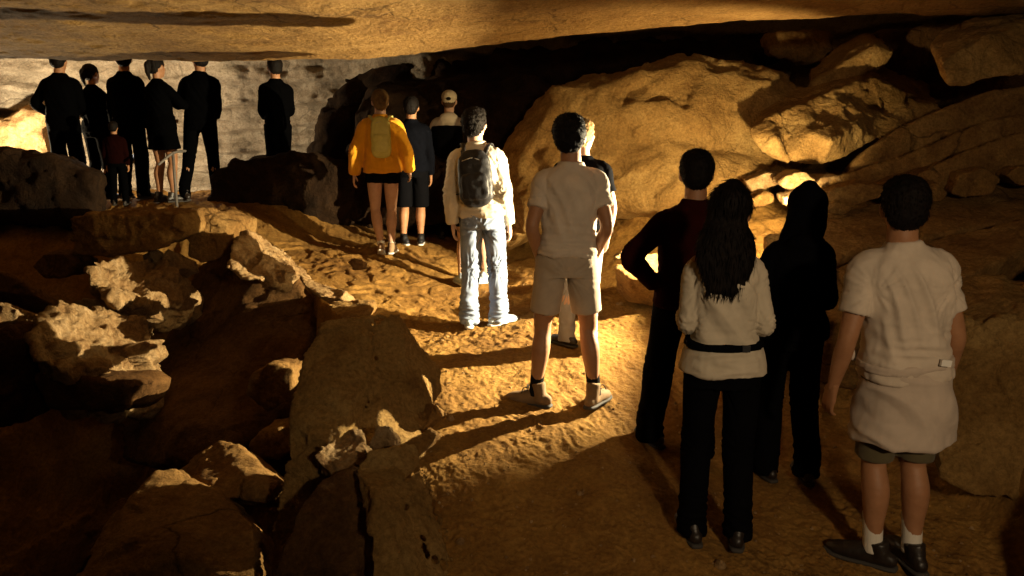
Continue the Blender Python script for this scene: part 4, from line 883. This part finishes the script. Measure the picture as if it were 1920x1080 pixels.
human('person', 'dark haired person with bare calves and pale shoes hidden behind the one in pale jeans', place('HP'), 1.64, fem=True, voxel=.013,
    top='tee', topmat=BLACK, hem=.93, bottom='shorts', botmat=BLACK, legend=.62, feet=[(-.13, -.04, 20, 0), (.13, .05, -60, 0)], elbow=[(-.2, .03, 1.14), (.2, .03, 1.14)], wrist=[(-.12, .18, 1.05), (.12, .18, 1.05)],
    hair='long', hairlen=1.34, hairw=.10, hairx=.03, hairmat=HAIRD, shoe='sneaker', shoemat=SNEAK, solemat=WSOLE, skin=SKIN2, seed=35)
rCap, iCap = human('person', 'person in pale cap and dark sleeved vest over a pale hooded top', place('CP'), 1.74, voxel=.013,
    top='hoodie', topmat=CREAM, hem=.93, ease=.026, bottom='pants', botmat=BLACK, legw=.075, feet=[(-.12, .03, 10, 0), (.12, 0, -10, 0)], hair='cap', hairmat=HAIRB, elbow=[(-.25, .04, 1.13), (.25, .02, 1.13)], wrist=[(-.12, .2, 1.08), (.13, .2, 1.08)], shoe='sneaker', skin=SKIN2, seed=39)
iCap['emit']('vest', [iCap['torso'](.88, 1.36, .045)] + [loft([iCap['sh'][i] + [0, 0, -.06], (iCap['sh'][i] + iCap['elb'][i]) / 2, iCap['elb'][i], (iCap['elb'][i] + iCap['wri'][i]) / 2], [.085, .075, .066, .055], n=18, cap='flat') for i in (0, 1)], BLACK, .012, 2, lambda V, N: .005 * perlin(V * 14))

human('person', 'dark clothed person in shorts walking beside the hiker in orange, calf and sneaker lit', place('OB'), 1.62, voxel=.013,
    top='long', topmat=NAVY, hem=.90, ease=.03, bottom='shorts', botmat=BLACK, legend=.47, legw=.105, feet=[(-.13, -.02, 40, 0), (.08, .0, 6, 0)], hair='short', hairmat=HAIRD, sock=SOCKB, socktop=.14, shoe='sneaker', shoemat=BPACK, solemat=WSOLE, skin=SKIN, seed=43)
# hiker in orange
rO, iO = human('person', 'hiker in bright orange sweater and short black running shorts with bare legs', place('O'), 1.70, fem=False, yaw=math.radians(4), voxel=.0105,
    top='long', topmat=ORANGE, hem=.90, ease=.038, slv=.030, fold=.010, bottom='shorts', botmat=BLACK, legend=.79, legw=.105, feet=[(-.03, -.10, 4, 0.02, 20), (.075, .02, -4, 0)], knee=[(-.03, .05), (.0, .03)],
    elbow=[(-.275, -.05, 1.12), (.265, -.05, 1.12)], wrist=[(-.31, .02, .88), (.285, .09, .92)], hair='bun', hairmat=M('ash hair', (.20, .12, .05), (.12, .07, .03), 30, .7, .8, 90, .006, spec=.12), head_pitch=10, head_yaw=12, lean=(-.01, .03), sock=SOCKW, socktop=.13, shoe='sneaker', shoemat=cloth('tan trainers', (.30, .19, .11)), solemat=WSOLE, skin=SKIN2, seed=47)
pack(iO, rO, 1.09, 1.47, .105, .09, PACK, PACK, 'slim pale yellow running backpack on the orange sweater', cx=.015)

# silhouettes at the far left
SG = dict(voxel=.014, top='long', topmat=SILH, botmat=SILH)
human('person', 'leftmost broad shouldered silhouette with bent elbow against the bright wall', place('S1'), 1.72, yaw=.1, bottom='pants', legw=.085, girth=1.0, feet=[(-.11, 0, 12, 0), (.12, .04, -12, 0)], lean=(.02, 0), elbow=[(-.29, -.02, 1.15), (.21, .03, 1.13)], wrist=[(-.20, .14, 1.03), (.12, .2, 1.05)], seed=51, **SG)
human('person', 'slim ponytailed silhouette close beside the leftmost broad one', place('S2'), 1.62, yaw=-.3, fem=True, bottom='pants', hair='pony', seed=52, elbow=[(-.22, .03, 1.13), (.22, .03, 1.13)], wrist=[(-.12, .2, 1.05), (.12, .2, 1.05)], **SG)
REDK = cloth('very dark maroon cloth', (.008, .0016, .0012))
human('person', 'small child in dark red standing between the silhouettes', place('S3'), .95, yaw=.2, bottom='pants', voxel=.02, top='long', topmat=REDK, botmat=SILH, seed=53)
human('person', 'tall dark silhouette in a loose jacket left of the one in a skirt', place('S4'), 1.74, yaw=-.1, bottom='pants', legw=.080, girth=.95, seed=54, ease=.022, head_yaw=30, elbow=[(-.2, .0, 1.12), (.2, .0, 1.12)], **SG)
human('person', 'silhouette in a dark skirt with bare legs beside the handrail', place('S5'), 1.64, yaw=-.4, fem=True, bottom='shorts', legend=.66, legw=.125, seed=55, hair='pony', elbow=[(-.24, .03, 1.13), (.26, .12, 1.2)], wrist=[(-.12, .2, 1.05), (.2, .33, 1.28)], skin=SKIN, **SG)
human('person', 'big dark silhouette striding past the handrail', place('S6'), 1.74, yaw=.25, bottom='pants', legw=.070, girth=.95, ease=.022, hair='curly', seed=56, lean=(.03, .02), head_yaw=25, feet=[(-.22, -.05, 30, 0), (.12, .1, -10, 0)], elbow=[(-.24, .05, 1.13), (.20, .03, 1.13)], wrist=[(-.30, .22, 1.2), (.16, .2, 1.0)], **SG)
human('person', 'dark figure standing in for a shadow on the dim wall right of the handrail', place('S7'), 1.66, yaw=.5, bottom='pants', legw=.075, girth=.88, seed=57, hairmat=HAIRD, ease=.014, feet=[(-.07, 0, 10, 0), (.08, .06, -10, 0)], elbow=[(-.18, .03, 1.13), (.18, .03, 1.13)], wrist=[(-.12, .2, 1.05), (.12, .2, 1.05)], **SG)  # added figure, stands in for a shadow cast on the wall

# handrail by the silhouettes
METALD = M('dull steel', (.16, .14, .12), (.10, .09, .08), 10, .6, .1, 80, .002)
def rail():
    p0 = at(298, 308, 8.5); p1 = at(324, 287, 8.6); p2 = at(347, 283, 8.75); g0 = gz(p1[0], p1[1])
    r = empty('handrail', (p1[0], p1[1], g0)); tag(r, 'grey metal handrail with one post beside the far silhouettes', 'handrail'); b = np.array([p1[0], p1[1], g0])
    link('rail', raw_mesh(*loft([p0 - b, p1 - b, p2 - b], .015, n=12, sub=3)), METALD, r)
    link('post', raw_mesh(*loft([np.array([0, 0, -.05]), np.array([.0, 0, p1[2] - g0])], .016, n=12, sub=1, cap='flat')), METALD, r)
rail()

# lamp housings
def housing(loc, tgt, label, lens=True, s=1.0, light=None):
    loc = np.asarray(loc, float); r = empty('cave_lamp', loc); tag(r, label, 'lamp')
    d = np.asarray(tgt, float) - loc; d /= np.linalg.norm(d)
    gnd = gz(loc[0], loc[1]) - loc[2] if loc[1] > 1.3 else -1.4
    V_, F_ = loft([-d * .16 * s, -d * .13 * s, -d * .05 * s], [.03 * s, .055 * s, .06 * s], n=16, sub=1, cap='flat', side=(0, 0, 1)); link('lamp_body', raw_mesh(V_, F_), LAMPM, r)
    V_, F_ = loft([-d * .045 * s, -d * .040 * s], [.05 * s, .05 * s], n=16, sub=1, cap='flat', side=(0, 0, 1)); link('lens', raw_mesh(V_, F_), GLOW if lens else EYE, r)
    V_, F_ = loft([-d * .1 * s + [0, 0, -.04], np.array([-d[0] * .1 * s, -d[1] * .1 * s, gnd - .03])], .012, n=8, sub=1, cap='flat'); link('stake', raw_mesh(V_, F_), LAMPM, r)
    if light is not None:
        light.parent = r; light.location = (0, 0, 0)
    return r
def added_flaps(root, d):
    """four unseen metal flaps added round the lens: they cut the beam off the near floor, the roof and the sides"""
    R = np.array(Vector(d).to_track_quat('Y', 'Z').to_matrix())
    for c, sz in (((0, .035, -.053), (.22, .10, .003)), ((0, .045, .060), (.24, .135, .003)), ((-.076, .055, 0), (.003, .15, .125)), ((.100, .04, 0), (.003, .11, .125))):
        V_, F_ = box(R @ np.array(c), sz, R); link('added_flap', raw_mesh(V_, F_), LAMPM, root, False)
rK = housing(KEY, KEY_TGT, 'black path lamp on the slope shining across the path, hidden by the women', s=.55, light=L_KEY)
added_flaps(rK, Vector(KEY_TGT) - Vector(KEY))  # unseen flaps added to shape the key beam
housing((2.24, 6.0, 1.52), (1.75, 7.3, 2.3), 'small lamp on the rock slope throwing light on the stones and the pale boulder', light=None)
housing((-6.75, 9.82, 1.80), (-6.8, 11, 2.4), 'lamp on the floor behind the leftmost silhouette lighting the far wall')
housing((-4.95, 10.08, 1.92), (-4.6, 11, 2.6), 'second lamp at the far wall hidden behind the tall silhouette')
